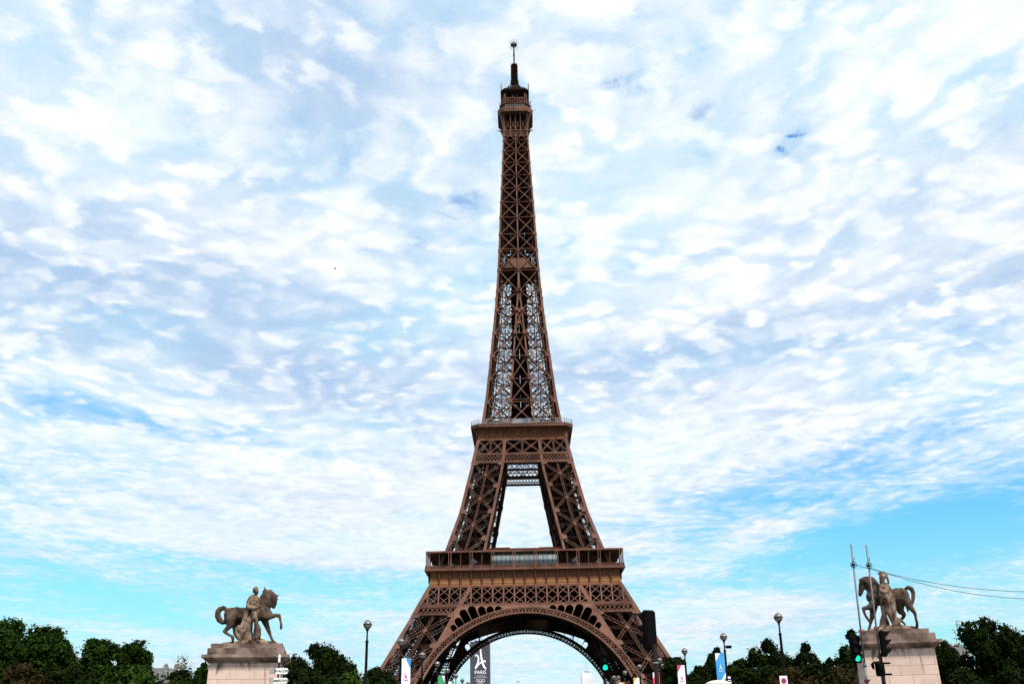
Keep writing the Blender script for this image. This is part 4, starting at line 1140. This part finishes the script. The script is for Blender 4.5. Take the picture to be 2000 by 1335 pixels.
def statue_a(loc, rz, label):
    S = empty('horse_statue', loc, rz); tag(S, label, 'statue', 'horse and warrior statues at the bridge ends')
    k, org = .00452, (640, 800)
    sculpt('horse', [
        [(385, 455, 92), (450, 452, 98), (530, 452, 92), (610, 450, 95), (700, 448, 100), (790, 442, 92), (830, 455, 76)],
        [(380, 480, 80), (400, 520, 60)],
        [(780, 400, 96), (805, 320, 86), (828, 250, 74), (850, 205, 60), (880, 210, 46)],
        [(760, 330, 60), (775, 240, 50), (800, 180, 36), (850, 158, 26)],
        [(880, 215, 48), (902, 255, 43), (915, 305, 35), (913, 345, 26), (908, 362, 20)], [(884, 262, 38), (893, 310, 26), (900, 345, 20)],
        [(925, 215, 18), (945, 215, 12), (968, 212, 6)], [(765, 165, 14), (780, 135, 12), (772, 102, 6)], [(785, 140, 10), (795, 128, 6)], [(935, 240, 14), (950, 262, 10)],
        [(830, 480, 54, -.16), (890, 477, 37, -.18), (940, 468, 27, -.2), (985, 466, 23, -.2), (1000, 500, 19, -.2), (1012, 550, 15, -.2), (1022, 585, 16, -.2), (1022, 608, 21, -.2), (1020, 640, 9, -.2)],
        [(800, 500, 52, .2), (840, 590, 34, .2), (868, 650, 27, .2), (890, 700, 19, .2), (915, 755, 17, .2), (935, 785, 21, .2), (965, 812, 24, .2)],
        [(388, 510, 76, -.2), (395, 575, 50, -.22), (365, 625, 32, -.22), (325, 662, 23, -.22), (360, 690, 18, -.22), (405, 715, 17, -.22), (432, 728, 20, -.22), (438, 760, 21, -.22), (440, 785, 15, -.22)],
        [(455, 520, 72, .2), (452, 610, 42, .2), (455, 680, 28, .2), (480, 725, 22, .2), (520, 760, 22, .2), (550, 782, 26, .2)],
        [(325, 392, 24), (285, 372, 30), (245, 385, 34), (222, 425, 36), (225, 475, 38), (250, 515, 36), (285, 545, 28), (335, 560, 16)],
        [(210, 400, 20), (205, 460, 20), (235, 530, 20), (290, 570, 12)],
    ], STAT, S, k, org)
    sculpt('person', [
        [(703, 168, 34, -.62), (708, 195, 25, -.63), (706, 222, 22, -.6)], [(690, 158, 30, -.6), (682, 180, 20, -.58)], [(738, 178, 8, -.64), (733, 186, 8, -.64)], [(733, 205, 9, -.64)], [(700, 150, 33, -.62)],
        [(648, 262, 32, -.5), (690, 248, 34, -.58), (736, 272, 30, -.62)], [(688, 285, 54, -.58), (692, 330, 50, -.6), (702, 375, 43, -.6), (714, 425, 48, -.58)], [(660, 300, 36, -.62), (715, 300, 34, -.66)],
        [(645, 265, 30, -.55), (622, 315, 26, -.62), (618, 360, 23, -.66), (645, 388, 22, -.75), (690, 392, 19, -.82), (722, 388, 16, -.84), (738, 386, 17, -.84)],
        [(735, 375, 6, -.9), (748, 380, 6, -.9)], [(735, 392, 6, -.9), (748, 394, 6, -.88)],
        [(742, 275, 28, -.58), (752, 330, 24, -.6), (745, 372, 19, -.72), (700, 330, 16, -.8)],
        [(728, 440, 43, -.6), (712, 475, 39, -.68), (718, 512, 35, -.74), (738, 560, 30, -.7), (745, 620, 30, -.66), (748, 690, 24, -.62), (755, 755, 19, -.6), (768, 788, 17, -.64), (800, 795, 13, -.72)],
        [(700, 450, 42, -.5), (672, 530, 36, -.46), (655, 620, 30, -.42), (648, 700, 26, -.4), (645, 785, 20, -.4)],
    ], STAT_L, S, k, (org[0] + 25, org[1]), .028, 2)
    sculpt('cloak', [
        [(665, 235, 22, -.44), (640, 290, 26, -.44), (615, 380, 26, -.46), (598, 470, 26, -.5), (580, 560, 26, -.5), (560, 620, 28, -.5), (548, 700, 26, -.45), (560, 775, 26, -.4)],
        [(640, 300, 16, -.52), (622, 420, 16, -.58), (606, 540, 18, -.6), (590, 620, 16, -.6)],
        [(668, 420, 24, -.45), (650, 500, 18, -.5), (625, 600, 18, -.55), (585, 690, 22, -.55), (590, 780, 24, -.5)],
        [(690, 480, 20, -.5), (660, 570, 18, -.5), (620, 650, 18, -.5), (575, 730, 20, -.48)],
        [(640, 560, 60, -.25), (630, 660, 70, -.2), (640, 770, 80, -.15)],
        [(525, 600, 13, -.5), (500, 640, 15, -.5), (500, 690, 17, -.5), (525, 730, 18, -.48), (560, 780, 20, -.44)], [(548, 615, 12, -.55), (540, 650, 20, -.55), (560, 680, 14, -.55)],
    ], STAT_L, S, k, (org[0] + 25, org[1]), .032, 2)
    sculpt('shield', [[(752, 600, 34, -.42), (757, 650, 50, -.42), (757, 710, 54, -.42), (750, 770, 48, -.42)], [(800, 780, 28, -.4), (845, 780, 20, -.4)]], STAT_L, S, k, (org[0] + 25, org[1]), .036, 3)
    b = MB(); b.box((0, 0, -.30), 3.85, 3.6, .26); b.build('plinth', CAPST, S)
    sculpt('rock', [[(330, 815, 26), (480, 808, 34), (620, 800, 40), (760, 800, 42), (880, 808, 36), (985, 822, 26)], [(480, 812, 30, -.5), (640, 802, 36, -.5), (800, 806, 36, -.5), (900, 815, 28, -.4)], [(420, 815, 30, .4), (560, 803, 36, .4), (800, 806, 34, .4), (930, 815, 26, .3)]], STAT_L, S, k, org, .04, 3)
    return S
def statue_b(loc, rz, label):
    S = empty('horse_statue', loc, rz); tag(S, label, 'statue', 'horse and warrior statues at the bridge ends')
    k, org = .0064, (455, 842)
    sculpt('horse', [
        [(600, 535, 72), (560, 540, 78), (510, 545, 74), (440, 545, 78), (370, 545, 80), (318, 540, 66)],
        [(345, 490, 74), (318, 440, 68), (296, 400, 54), (268, 382, 38)], [(370, 440, 40), (345, 390, 34), (310, 362, 22), (270, 358, 16)],
        [(248, 388, 36), (228, 425, 31), (214, 468, 24), (203, 502, 20), (200, 515, 17)], [(244, 432, 27), (226, 470, 19), (214, 500, 16)],
        [(222, 382, 12), (215, 366, 6)], [(250, 362, 12), (256, 350, 6)], [(340, 365, 16), (352, 362, 10)],
        [(310, 610, 42, -.2), (272, 638, 29, -.22), (238, 642, 20, -.22), (208, 645, 18, -.22), (210, 680, 14, -.22), (222, 720, 13, -.22), (238, 745, 15, -.22), (252, 770, 15, -.22), (256, 782, 9, -.22)],
        [(318, 610, 46, .15), (300, 690, 31, .15), (280, 740, 20, .15), (262, 785, 14, .15), (248, 820, 14, .15), (240, 845, 17, .15), (215, 862, 15, .15)],
        [(618, 575, 54, -.2), (646, 632, 36, -.2), (680, 685, 22, -.2), (692, 710, 17, -.2), (693, 760, 13, -.2), (697, 795, 14, -.2), (694, 820, 16, -.2), (686, 834, 14, -.2)],
        [(570, 610, 52, .2), (568, 675, 34, .2), (598, 705, 22, .2), (590, 730, 17, .2), (560, 760, 14, .2), (530, 785, 15, .2), (515, 815, 16, .2)],
        [(645, 478, 15), (675, 463, 19), (702, 478, 22), (713, 515, 21), (706, 560, 20), (693, 600, 16), (682, 630, 8)],
        [(630, 640, 12, 0), (636, 690, 8, 0)],
    ], STAT, S, k, org)
    sculpt('person', [
        [(428, 365, 33, -.62), (418, 398, 22, -.64), (428, 425, 22, -.6)], [(396, 378, 7, -.64), (398, 386, 7, -.64)], [(404, 410, 16, -.64), (412, 428, 16, -.62)],
        [(392, 336, 9, -.62), (415, 326, 13, -.62), (445, 330, 17, -.6), (468, 352, 16, -.58), (477, 395, 13, -.56), (478, 430, 8, -.55)],
        [(400, 460, 26, -.6), (445, 452, 28, -.58)], [(425, 475, 42, -.6), (422, 515, 37, -.6), (424, 560, 42, -.6)],
        [(450, 455, 27, -.62), (455, 490, 22, -.7), (425, 515, 18, -.82), (395, 505, 15, -.84), (385, 488, 13, -.82)], [(384, 478, 5, -.84), (386, 468, 4, -.84)], [(378, 480, 5, -.84), (376, 470, 4, -.84)],
        [(398, 465, 24, -.56), (386, 510, 20, -.6), (380, 545, 16, -.6)],
        [(428, 575, 42, -.62), (426, 640, 34, -.68), (432, 695, 28, -.7), (448, 745, 24, -.66), (460, 795, 17, -.64), (462, 828, 16, -.66), (435, 838, 12, -.72)],
        [(405, 585, 38, -.5), (395, 660, 30, -.48), (392, 730, 24, -.46), (388, 800, 18, -.45), (370, 832, 14, -.5)],
    ], STAT_L, S, k, org, .028, 2)
    sculpt('cloak', [
        [(462, 445, 20, -.5), (480, 500, 22, -.46), (488, 580, 22, -.46), (492, 660, 20, -.48), (492, 740, 18, -.5), (490, 810, 18, -.5)], [(468, 520, 14, -.56), (474, 620, 14, -.58), (476, 720, 13, -.58), (476, 800, 13, -.56)], [(505, 560, 16, -.4), (508, 640, 14, -.4), (504, 700, 12, -.42)],
        [(462, 430, 9, -.6), (490, 480, 9, -.56), (518, 540, 9, -.5)],
        [(500, 750, 16, -.5), (525, 765, 18, -.5), (555, 785, 12, -.5), (575, 812, 10, -.5)], [(510, 780, 20, -.5), (520, 815, 18, -.5)],
    ], STAT_L, S, k, org, .03, 2)
    sculpt('rock', [[(395, 730, 30, -.2), (390, 790, 50, -.2), (380, 830, 52, -.2)], [(240, 862, 26), (330, 850, 36), (440, 842, 40), (560, 842, 38), (660, 846, 26), (700, 852, 18)], [(300, 856, 30, -.5), (440, 846, 36, -.6), (600, 848, 30, -.5)], [(300, 856, 30, .5), (440, 846, 36, .5), (600, 848, 30, .4)]], STAT_L, S, k, org, .04, 3)
    b = MB(); b.box((0, 0, -.30), 3.75, 3.6, .26); b.build('plinth', CAPST, S)
    return S
PA = pedestal((-15.86, -342, 0), .20, 'left block built pedestal of pinkish limestone carrying the horse that faces right')
SA = statue_a((-15.86, -342, 6.50), .20, 'weathered statue of warrior and prancing horse facing right on the left pedestal')
PB = pedestal((21.48, -340, 0), -.20, 'right block built pedestal of pinkish limestone carrying the horse that faces left')
PB.scale = (1, 1, 1.045)
SB = statue_b((21.56, -340, 6.77), -.20, 'weathered statue of helmeted warrior and horse facing left on the right pedestal')
def again(src, loc, rz, label):
    c = copy_tree(src); c.location = loc; c.rotation_euler = (0, 0, rz); c['label'] = label; c.scale = (1, 1, 1); return c
SB.scale = (.92, 1, .97)
again(PA, (15.6, -226, 0), -.2, 'far stone pedestal under the right end of the great arch, behind the yellow banner')
again(SB, (15.6, -226, 6.5), -.2, 'far horse statue under the right end of the great arch, behind the yellow banner')
again(PB, (-13.0, -229, 0), .2, 'far stone pedestal under the left end of the great arch, beside the green banner')
again(SA, (-13.0, -229, 6.5), PI - .35, 'far horse statue under the left end of the great arch, beside the green banner')

# ------------------------------------------------------------------ street furniture
LAMP_M = mat('lamp_post_paint', (0.007, 0.0055, 0.005), .8, 0, .2, 2.0, spec=.12)
GLOBE = mat('smoked_lamp_globe', (0.105, 0.090, 0.085), .18, 0.0, .15, 1.5, spec=.7)
BLACK = mat('black_housing', (0.0022, 0.0022, 0.0025), .8, 0, .2, 3.0, spec=.04)
GALV = mat('galvanised_steel', (0.095, 0.10, 0.11), .6, .1, .18, 4.0)
def make_lamp():
    L = empty('street_lamp')
    p = MB()
    p.lathe([(.20, 0), (.20, .25), (.15, .35), (.13, .9), (.105, 1.1), (.10, 4.0), (.085, 7.15), (.115, 7.17), (.115, 7.27), (.06, 7.3), (.05, 7.75), (.075, 7.92), (.15, 8.04)], 12)
    p.build('pole', LAMP_M, L)
    g = MB(); n = 14
    g.lathe([(.29*math.sin(PI*i/n), -.29*math.cos(PI*i/n)) for i in range(n+1)], 20, (0, 0, 8.3)); g.build('globe', GLOBE, L)
    b = MB(); b.lathe([(.290, -.035), (.300, -.02), (.300, .02), (.290, .035)], 20, (0, 0, 8.3)); b.build('band', LAMP_M, L)
    c = MB(); c.lathe([(.10, .272), (.06, .30), (.001, .315)], 10, (0, 0, 8.3)); c.build('cap', LAMP_M, L)
    return L
LAMPS = [(-10.55, -332.84, 'tall globe street lamp standing alone between the big round tree and the tower'),
    (-10.02, -318.89, 'globe street lamp in front of the left tower leg, behind the white and blue banner'),
    (-9.82, -303.88, 'globe street lamp just right of the white and blue banner, no banner of its own'),
    (-9.55, -290.75, 'globe street lamp at the lower end of the left arch foot, beside the green banner'),
    (-9.43, -278.13, 'globe street lamp seen against the dark underside of the arch, left of the open sky'),
    (-9.25, -266.29, 'highest of the three small globe lamps against the sky left of the skyscraper'),
    (-9.21, -253.58, 'middle one of the three small globe lamps against the sky left of the skyscraper'),
    (-8.98, -243.63, 'lowest of the three small globe lamps, next to the skyscraper'),
    (16.84, -332.49, 'tall globe street lamp above the no stopping sign'),
    (15.88, -318.05, 'globe street lamp carrying the blue banner and a camera'),
    (15.00, -302.89, 'globe street lamp carrying the white banner with red corners'),
    (14.25, -289.89, 'globe street lamp carrying the crimson banner'),
    (13.30, -278.66, 'globe street lamp carrying the white banner with a yellow corner'),
    (12.72, -266.22, 'small globe street lamp in front of the right arch foot'),
    (12.31, -253.70, 'farthest small globe street lamp beside the far right horse statue')]
lamp0 = make_lamp()
for i, (x, y, lab) in enumerate(LAMPS):
    o = lamp0 if i == 0 else copy_tree(lamp0)
    o.location = (x, y, 0); tag(o, lab, 'street lamp', 'globe street lamps along the bridge')
BW = mat('white_banner_cloth', (.58, .58, .70), .8, 0, .05, 1.0)
def cloth(n, c): return mat(n, c, .8, 0, .08, 1.2)
def banner(x, y, ztop, side, h, main, corner, name_l, corners=('tr', 'bl'), ink=None, rz=0.0):
    w = .70; B = empty('banner', (x + side*.12, y - .1, ztop), rz); tag(B, name_l, 'banner', 'bid banners hung on the street lamps')
    def pt(u, v): return (side*u*w, .02*math.sin(u*3+v*5), -v*h)
    m = MB(); N = 8
    for lay in (0, 1):
        k = len(m.v)
        for j in range(N+1):
            for i in range(3): p = pt(i/2, j/N); m.v.append((p[0], p[1]+lay*.012, p[2]))
        for j in range(N):
            for i in range(2):
                a = k+j*3+i; m.f.append((a, a+1, a+4, a+3))
    m.build('cloth', main, B)
    c = MB(); L = side < 0                     # image-left to image-right runs 1..0 when the banner hangs left of its pole
    U = (lambda u: 1-u) if L else (lambda u: u)
    for cc in corners:
        tri = {'tr': ((.52, 0), (1, 0), (1, .30)), 'bl': ((0, .72), (.55, 1), (0, 1)), 'tl': ((0, 0), (.55, 0), (0, .30)), 'br': ((1, .72), (1, 1), (.45, 1))}[cc]
        c.plate([(pt(U(u), v)[0], -.03, pt(u, v)[2]) for u, v in tri], (0, .012, 0))
    c.build('corner_patch', corner, B)
    e = MB(); emblem(e, side*w*.5, -h*.50, .00072, -.035, .008); e.build('emblem', ink, B)
    t = text_mesh('PARIS', .14, .003, ink, 'lettering', 1.0, .002); place('lettering', t, B, (side*w*.5, -.035, -h*.5-.34), (PI/2, 0, 0))
    for z in (.02, -h-.02):
        r = MB(); r.tube([(-side*.12, .1, z), (side*w, .02, z)], .018, 6); r.build('bracket', GALV, B)
BLUE = cloth('blue_banner_cloth', (.02, .22, .50)); REDC = cloth('red_banner_cloth', (.50, .012, .06)); PINK = cloth('crimson_banner_cloth', (.62, .008, .095))
GRN = cloth('green_banner_cloth', (.02, .24, .085)); YEL = cloth('yellow_banner_cloth', (.62, .30, .01))
banner(-10.02, -318.89, 7.05, 1, 2.6, BW, BLUE, 'white banner with blue corners and red emblem in front of the left tower leg', ('tr', 'bl'), REDC)
banner(-9.55, -290.75, 7.1, 1, 2.2, GRN, BW, 'green banner with a white corner below the left arch foot', ('tr',), BW)
banner(-9.43, -278.13, 7.1, 1, 2.2, BW, GRN, 'white banner with a green corner left of the skyscraper', ('tr',), REDC)
banner(15.88, -318.05, 7.05, -1, 2.05, BLUE, BW, 'blue banner with white corners and a white emblem', ('tl', 'br'), BW)
banner(15.00, -302.89, 7.05, -1, 2.2, BW, REDC, 'white banner with red corners and a red emblem', ('tl', 'br'), REDC)
banner(14.25, -289.89, 7.1, -1, 2.2, PINK, BW, 'crimson banner with a white corner beside the big traffic light pole', ('tl',), BW)
banner(13.30, -278.66, 7.1, -1, 2.2, BW, YEL, 'white banner with a yellow corner left of the big traffic light pole', ('tl',), BLUE)
banner(12.72, -266.22, 7.1, -1, 2.2, YEL, BW, 'yellow banner with a white corner in front of the far right horse statue', ('tl',), BW)
# camera and board on the lamp with the blue banner
def bits():
    C = empty('surveillance_camera', (15.98, -318.05, 7.45)); tag(C, 'small black camera box on the lamp with the blue banner', 'camera')
    m = MB(); m.box((.22, -.1, .05), .42, .26, .17); m.box((.20, -.1, .16), .5, .32, .04); m.build('housing', BLACK, C)
    m = MB(); m.beam((-.08, 0, .05), (.2, -.06, .05), .06); m.build('bracket', LAMP_M, C)
    S = empty('notice_board', (15.95, -318.35, 0)); tag(S, 'small black notice board with white lettering below the blue banner', 'sign')
    m = MB(); m.box((.06, 0, 4.92), .52, .05, .95); m.build('panel', BLACK, S)
    m = MB(); m.tube([(.06, .08, 0), (.06, .08, 5.3)], .035, 8); m.build('post', LAMP_M, S)
    m = MB(); m.box((.02, -.035, 5.2), .2, .01, .16); m.box((.02, -.035, 4.98), .24, .01, .06); m.box((.04, -.035, 4.84), .3, .01, .06); m.build('lettering', BW, S)
bits()
GREEN_ON = emit_mat('green_signal_glow', (0.0, 0.80, 0.50), .55)
DARKLENS = mat('dark_signal_lens', (.006, .004, .004), .35, spec=.2)
def traffic_light(loc, zc, rz, label, lit, pole=True, s=1.0, off=0.0):
    T = empty('traffic_light', loc, rz); tag(T, label, 'traffic light', 'traffic lights at the crossing')
    h = .82*s; w = .30*s
    b = bmesh.new(); bmesh.ops.create_cube(b, size=1.0)
    for v in b.verts: v.co = Vector((v.co.x*w + off, v.co.y*.17*s, v.co.z*h + zc))
    bmesh.ops.bevel(b, geom=list(b.edges), offset=.035*s, segments=3, affect='EDGES')
    me = bpy.data.meshes.new('housing'); b.to_mesh(me); b.free(); me.materials.append(BLACK); place('housing', me, T)
    for i, dz in enumerate((.265, 0, -.265)):
        z = zc + dz*s
        m = MB(); n = 18
        m.tube([(off, -.086*s, z), (off, -.098*s, z)], [.10*s, .095*s], n); m.build('lens', GREEN_ON if (lit and i == 2) else DARKLENS, T)
        m = MB()
        for k in range(11):
            a0, a1 = R(-20) + R(220)*k/11, R(-20) + R(220)*(k+1)/11
            f = lambda a, y: (off + .118*s*math.cos(a), y, z + .118*s*math.sin(a))
            L0, L1 = (.30 - .05*math.cos(a0)*0)*s, .30*s
            d0 = .07 + .12*max(0, math.sin(a0)+.25); d1 = .07 + .12*max(0, math.sin(a1)+.25)
            m.poly([f(a0, -.08*s), f(a1, -.08*s), f(a1, -(.08+d1)*s), f(a0, -(.08+d0)*s)])
        me = m.mesh('visor', BLACK); o = place('visor', me, T)
        md = o.modifiers.new('solid', 'SOLIDIFY'); md.thickness = .012
    if pole:
        m = MB(); m.tube([(off*0, .14*s, 0), (off*0, .14*s, zc-h/2+.1)], .05, 10); m.tube([(0, .14*s, 0), (0, .14*s, .5)], .08, 10)
        m.beam((0, .14*s, zc-h/2+.04), (off, .05, zc-h/2+.04), .05); m.build('pole', LAMP_M, T)
    return T
big = traffic_light((2.675, -378, 0), 3.575, R(180+32), 'big black traffic light seen from behind in front of the right tower leg', False)
m = MB(); m.tube([(0, .14, 2.86), (0, .14, 2.90)], .062, 12); m.build('clamp_band', GALV, big)
traffic_light((2.88, -362, 0), 3.97, R(8), 'small traffic light showing green against the dark underside of the arch', True)
traffic_light((9.62, -370, 0), 3.63, R(10), 'traffic light showing green left of the right pedestal, beside a grey pole', True, s=.92)
traffic_light((10.42, -370.1, 0), 3.78, R(78), 'unlit traffic light turned to the right in front of the right pedestal', False, s=.9)
def ped_signal():
    P = empty('pedestrian_signal', (10.16, -370.3, 0), R(-50)); tag(P, 'small black pedestrian signal box low on the second grey pole', 'signal')
    b = bmesh.new(); bmesh.ops.create_cube(b, size=1.0)
    for v in b.verts: v.co = Vector((v.co.x*.24, v.co.y*.16, v.co.z*.40 + 3.07))
    bmesh.ops.bevel(b, geom=list(b.edges), offset=.025, segments=2, affect='EDGES')
    me = bpy.data.meshes.new('housing'); b.to_mesh(me); b.free(); me.materials.append(BLACK); place('housing', me, P)
    m = MB(); m.poly([(-.12, -.08, 3.27), (.12, -.08, 3.27), (.12, -.24, 3.20), (-.12, -.24, 3.20)]); m.poly([(-.12, -.08, 3.05), (-.12, -.08, 3.27), (-.12, -.24, 3.20), (-.12, -.2, 3.08)]); m.poly([(.12, -.08, 3.05), (.12, -.08, 3.27), (.12, -.24, 3.20), (.12, -.2, 3.08)])
    o = m.build('visor', BLACK, P); md = o.modifiers.new('solid', 'SOLIDIFY'); md.thickness = .01
    for z in (3.22, 2.92):
        m = MB(); m.beam((.0, .06, z), (.22, .22, z), .05); m.build('bracket', BLACK, P)
ped_signal()
CLAMP = mat('red_clamp', (.10, .014, .010), .6, 0, .3, 6.0)
def tall_pole(x0, x1, y, ztop, zc, label):
    P = empty('steel_pole', (x0, y, 0)); tag(P, label, 'pole', 'temporary steel poles with cables')
    m = MB(); dx = x1-x0; f = lambda z: (dx*z/ztop, 0, z)
    m.tube([f(0), f(3.2)], .038, 10); m.tube([f(3.2), f(ztop)], .026, 10); m.tube([f(3.15), f(3.25)], .048, 10); m.build('tube', GALV, P)
    for z in zc:
        c = MB(); p = f(z); c.box(p, .11, .10, .09); c.beam((p[0]-.08, -.04, z-.03), (p[0]+.09, -.05, z+.04), .04); c.build('clamp', CLAMP, P)
    e = MB(); p = f(ztop-.62); e.tube([(p[0]+.09*math.cos(a), -.03, p[2]+.09*math.sin(a)) for a in np.linspace(0, 2*PI, 10)], .010, 5); e.beam(p, (p[0]+.06, 0, p[2]+.22), .015); e.box(p, .09, .09, .07); e.build('cable_eye', LAMP_M, P)
tall_pole(9.74, 9.94, -370, 6.69, (4.13, 2.75), 'left one of two tall thin grey steel poles before the right pedestal')
tall_pole(10.21, 10.40, -370, 6.66, (4.22, 3.42), 'right one of two tall thin grey steel poles before the right pedestal')
def cable2(x0, x1, y, xv, zv, a, label):
    m = MB(); m.tube([(x, y, zv + a*(x-xv)**2) for x in np.linspace(x0, x1, 40)], .0075, 5)
    tag(m.build('cable', LAMP_M), label, 'cable', 'cables strung from the poles')
cable2(9.93, 20.0, -370.06, 15.6, 5.16, .0283, 'upper thin cable running right from the left grey pole')
cable2(10.39, 20.0, -370.06, 15.5, 4.96, .0385, 'lower thin cable running right from the right grey pole')
def end_pole():
    P = empty('steel_pole', (20.0, -370.0, 0)); tag(P, 'grey steel pole outside the right edge of the picture holding the cable ends', 'pole')
    m = MB(); m.tube([(0, 0, 0), (0, 0, 6.4)], .045, 10); m.box((0, -.03, 5.72), .12, .12, .3); m.build('tube', GALV, P)
end_pole()
SIGNW = mat('white_sign_enamel', (.62, .60, .58), .4, 0, .05, 2.0); SIGNB = mat('grey_sign_back', (.22, .21, .21), .6, 0, .15, 2.0); INK = mat('black_ink', (.012, .010, .010), .7)
def signpost():
    S = empty('direction_signpost', (-11.66, -352, 0)); tag(S, 'signpost with white arrow plates reading INVALIDES and CAMBRONNE before the left pedestal', 'signpost')
    p = MB(); p.tube([(0, 0.06, 0), (0, .06, 4.78)], .045, 10); p.build('post', LAMP_M, S)
    p = MB(); p.lathe([(.03, -.22), (.055, -.18), (.055, -.05), (.04, 0), (.065, .05), (.05, .12), (.005, .17)], 10, (0, .06, 4.95)); p.build('finial', SIGNW, S)
    for z, tx, nx in ((4.37, 'INVALIDES', .0), (3.94, 'CAMBRONNE', .04)):
        a = MB(); a.plate([(-.12+nx*-2, 0, z+.13), (.42, 0, z+.12), (.50, 0, z-.01), (.42, 0, z-.13), (-.12+nx*-2, 0, z-.13)], (0, .03, 0)); ar = a.build('arrow_plate', SIGNW, S)
        t = text_mesh(tx, .155, .003, INK, 'lettering', 1.02, .003); place('lettering', t, ar, (.13-nx, -.006, z-.005), (PI/2, 0, 0))
        b = MB(); b.box((-.30, .12, z+.02), .22, .30, .24); b.build('plate_back', SIGNB, S)
signpost()
def nostop():
    S = empty('no_stopping_sign', (7.93, -368, 0)); tag(S, 'white plate with a faded red and blue disc below the tall right lamp', 'road sign')
    p = MB(); p.tube([(.06, .05, 0), (.06, .05, 3.0)], .035, 8); p.build('post', mat('rusty_post', (.20, .07, .03), .8), S)
    p = MB(); p.box((0, 0, 2.78), .235, .02, .50); p.build('plate', SIGNW, S)
    p = MB(); p.tube([(0, -.012, 2.89), (0, -.020, 2.89)], .082, 24); p.build('ring', mat('faded_red', (.32, .012, .07), .5), S)
    p = MB(); p.tube([(0, -.020, 2.89), (0, -.024, 2.89)], .050, 24); p.build('disc', mat('faded_blue', (.16, .02, .14), .5), S)
    p = MB()
    for x in (-.06, -.03, .03, .06): p.box((x, -.014, 2.735), .02, .006, .035)
    p.build('lettering', INK, S)
nostop()
def kiosk():
    K = empty('domed_kiosk', (8.85, -352, 0)); tag(K, 'small kiosk with a cream dome at the lower edge below the blue banner', 'kiosk')
    CR = mat('cream_paint', (.50, .46, .40), .6, 0, .1, 1.0); BR = mat('brown_panel', (.16, .075, .03), .6)
    b = MB(); b.lathe([(.62, 0), (.62, .4), (.52, .5), (.52, 2.9), (.60, 3.0)], 20); b.build('body', mat('dark_green_paint', (.012, .03, .018), .5), K)
    d = MB(); d.lathe([(.60, 3.0), (.70, 3.05), (.70, 3.12), (.60, 3.16)], 24); d.lathe([(.60, 3.42), (.60, 3.46), (.50, 3.52), (.34, 3.575), (.16, 3.605), (.02, 3.61)], 24); d.build('dome', CR, K)
    r = MB(); r.lathe([(.50, 3.14), (.48, 3.42)], 24); r.build('drum', BR, K)
    q = MB()
    for i in range(18):
        a = 2*PI*i/18; q.beam((.57*math.cos(a), .57*math.sin(a), 3.14), (.54*math.cos(a), .54*math.sin(a), 3.42), .07, .05, (math.cos(a), math.sin(a), 0))
    q.lathe([(.52, 3.36), (.585, 3.38), (.58, 3.43), (.50, 3.44)], 24)
    q.build('colonnade', CR, K)
kiosk()
def bird(loc, rz, s, label):
    B = empty('bird', loc, rz); B.scale = (s, s, s); tag(B, label, 'bird', 'birds in flight')
    m = MB(); m.tube([(-.24, 0, .02), (-.12, 0, 0), (.02, 0, 0), (.15, 0, .01), (.22, 0, .02), (.27, 0, .01)], [.012, .05, .065, .05, .035, .008], 8)
    m.build('body', INK, B)
    for sgn in (-1, 1):
        w = MB(); w.plate([(-.06, sgn*.04, .03), (.09, sgn*.04, .03), (.10, sgn*.26, .10), (.02, sgn*.52, .06), (-.05, sgn*.28, .09)], (0, 0, .012)); w.build('wing', INK, B)
    t = MB(); t.plate([(-.22, -.02, .015), (-.22, .02, .015), (-.36, .05, .02), (-.36, -.05, .02)], (0, 0, .008)); t.build('tail', INK, B)
bird((-33.5, -240, 80.4), R(12), 1.0, 'small dark bird alone high in the clouds left of the tower')
bird((-1.75, -200, 10.3), R(40), 1.1, 'small dark bird low under the great arch')

# ------------------------------------------------------------------ visitors at the railing of the second platform
def visitors():
    skin = mat('skin', (.30, .19, .14), .6, 0, .1, 3.0)
    kinds = []
    for i, c in enumerate(((.02, .02, .03), (.30, .30, .32), (.03, .05, .12), (.22, .03, .03), (.10, .09, .08))):
        P = empty('person'); cl = mat('jacket_cloth', c, .85, 0, .2, 4.0)
        sculpt('body', [[(0, -160, 10), (0, -151, 10)], [(0, -146, 6), (0, -140, 6)], [(0, -138, 7), (0, -95, 9)], [(-17, -135, 5), (-22, -115, 4.6), (-14, -104, 4, -.22), (-6, -103, 4.2, -.36)], [(17, -135, 5), (22, -115, 4.6), (14, -104, 4, -.22), (6, -103, 4.2, -.36)],
            [(-7, -92, 8), (-8, -50, 6), (-8, -8, 4.6), (-8, -4, 5, -.1)], [(7, -92, 8), (8, -50, 6), (8, -8, 4.6), (8, -4, 5, -.1)], [(0, -154, 3, -.10)]], skin, P, .01, (0, 0), .03, 1)
        sculpt('clothing', [[(-10, -133, 11), (10, -133, 11)], [(0, -125, 16), (0, -105, 15), (0, -90, 15)], [(-18, -135, 7), (-22, -118, 6.4)], [(18, -135, 7), (22, -118, 6.4)], [(-7, -88, 10), (-8, -48, 8), (-8, -14, 7)], [(7, -88, 10), (8, -48, 8), (8, -14, 7)]], cl, P, .01, (0, 0), .035, 1)
        kinds.append(P)
    r = random.Random(5); n = 0
    for k in range(34):
        x = -16.6 + 33.2*(k + r.uniform(.1, .9))/34
        P = kinds[k] if k < 5 else copy_tree(kinds[r.randrange(5)])
        P.location = (x, -19.9 + r.uniform(-.05, .5), 116.22); P.rotation_euler = (0, 0, r.uniform(-.6, .6)); h = r.uniform(.93, 1.08); P.scale = (h, h, h)
        tag(P, 'visitor leaning at the front railing of the second platform of the tower', 'person', 'visitors along the front railing of the second platform')
visitors()
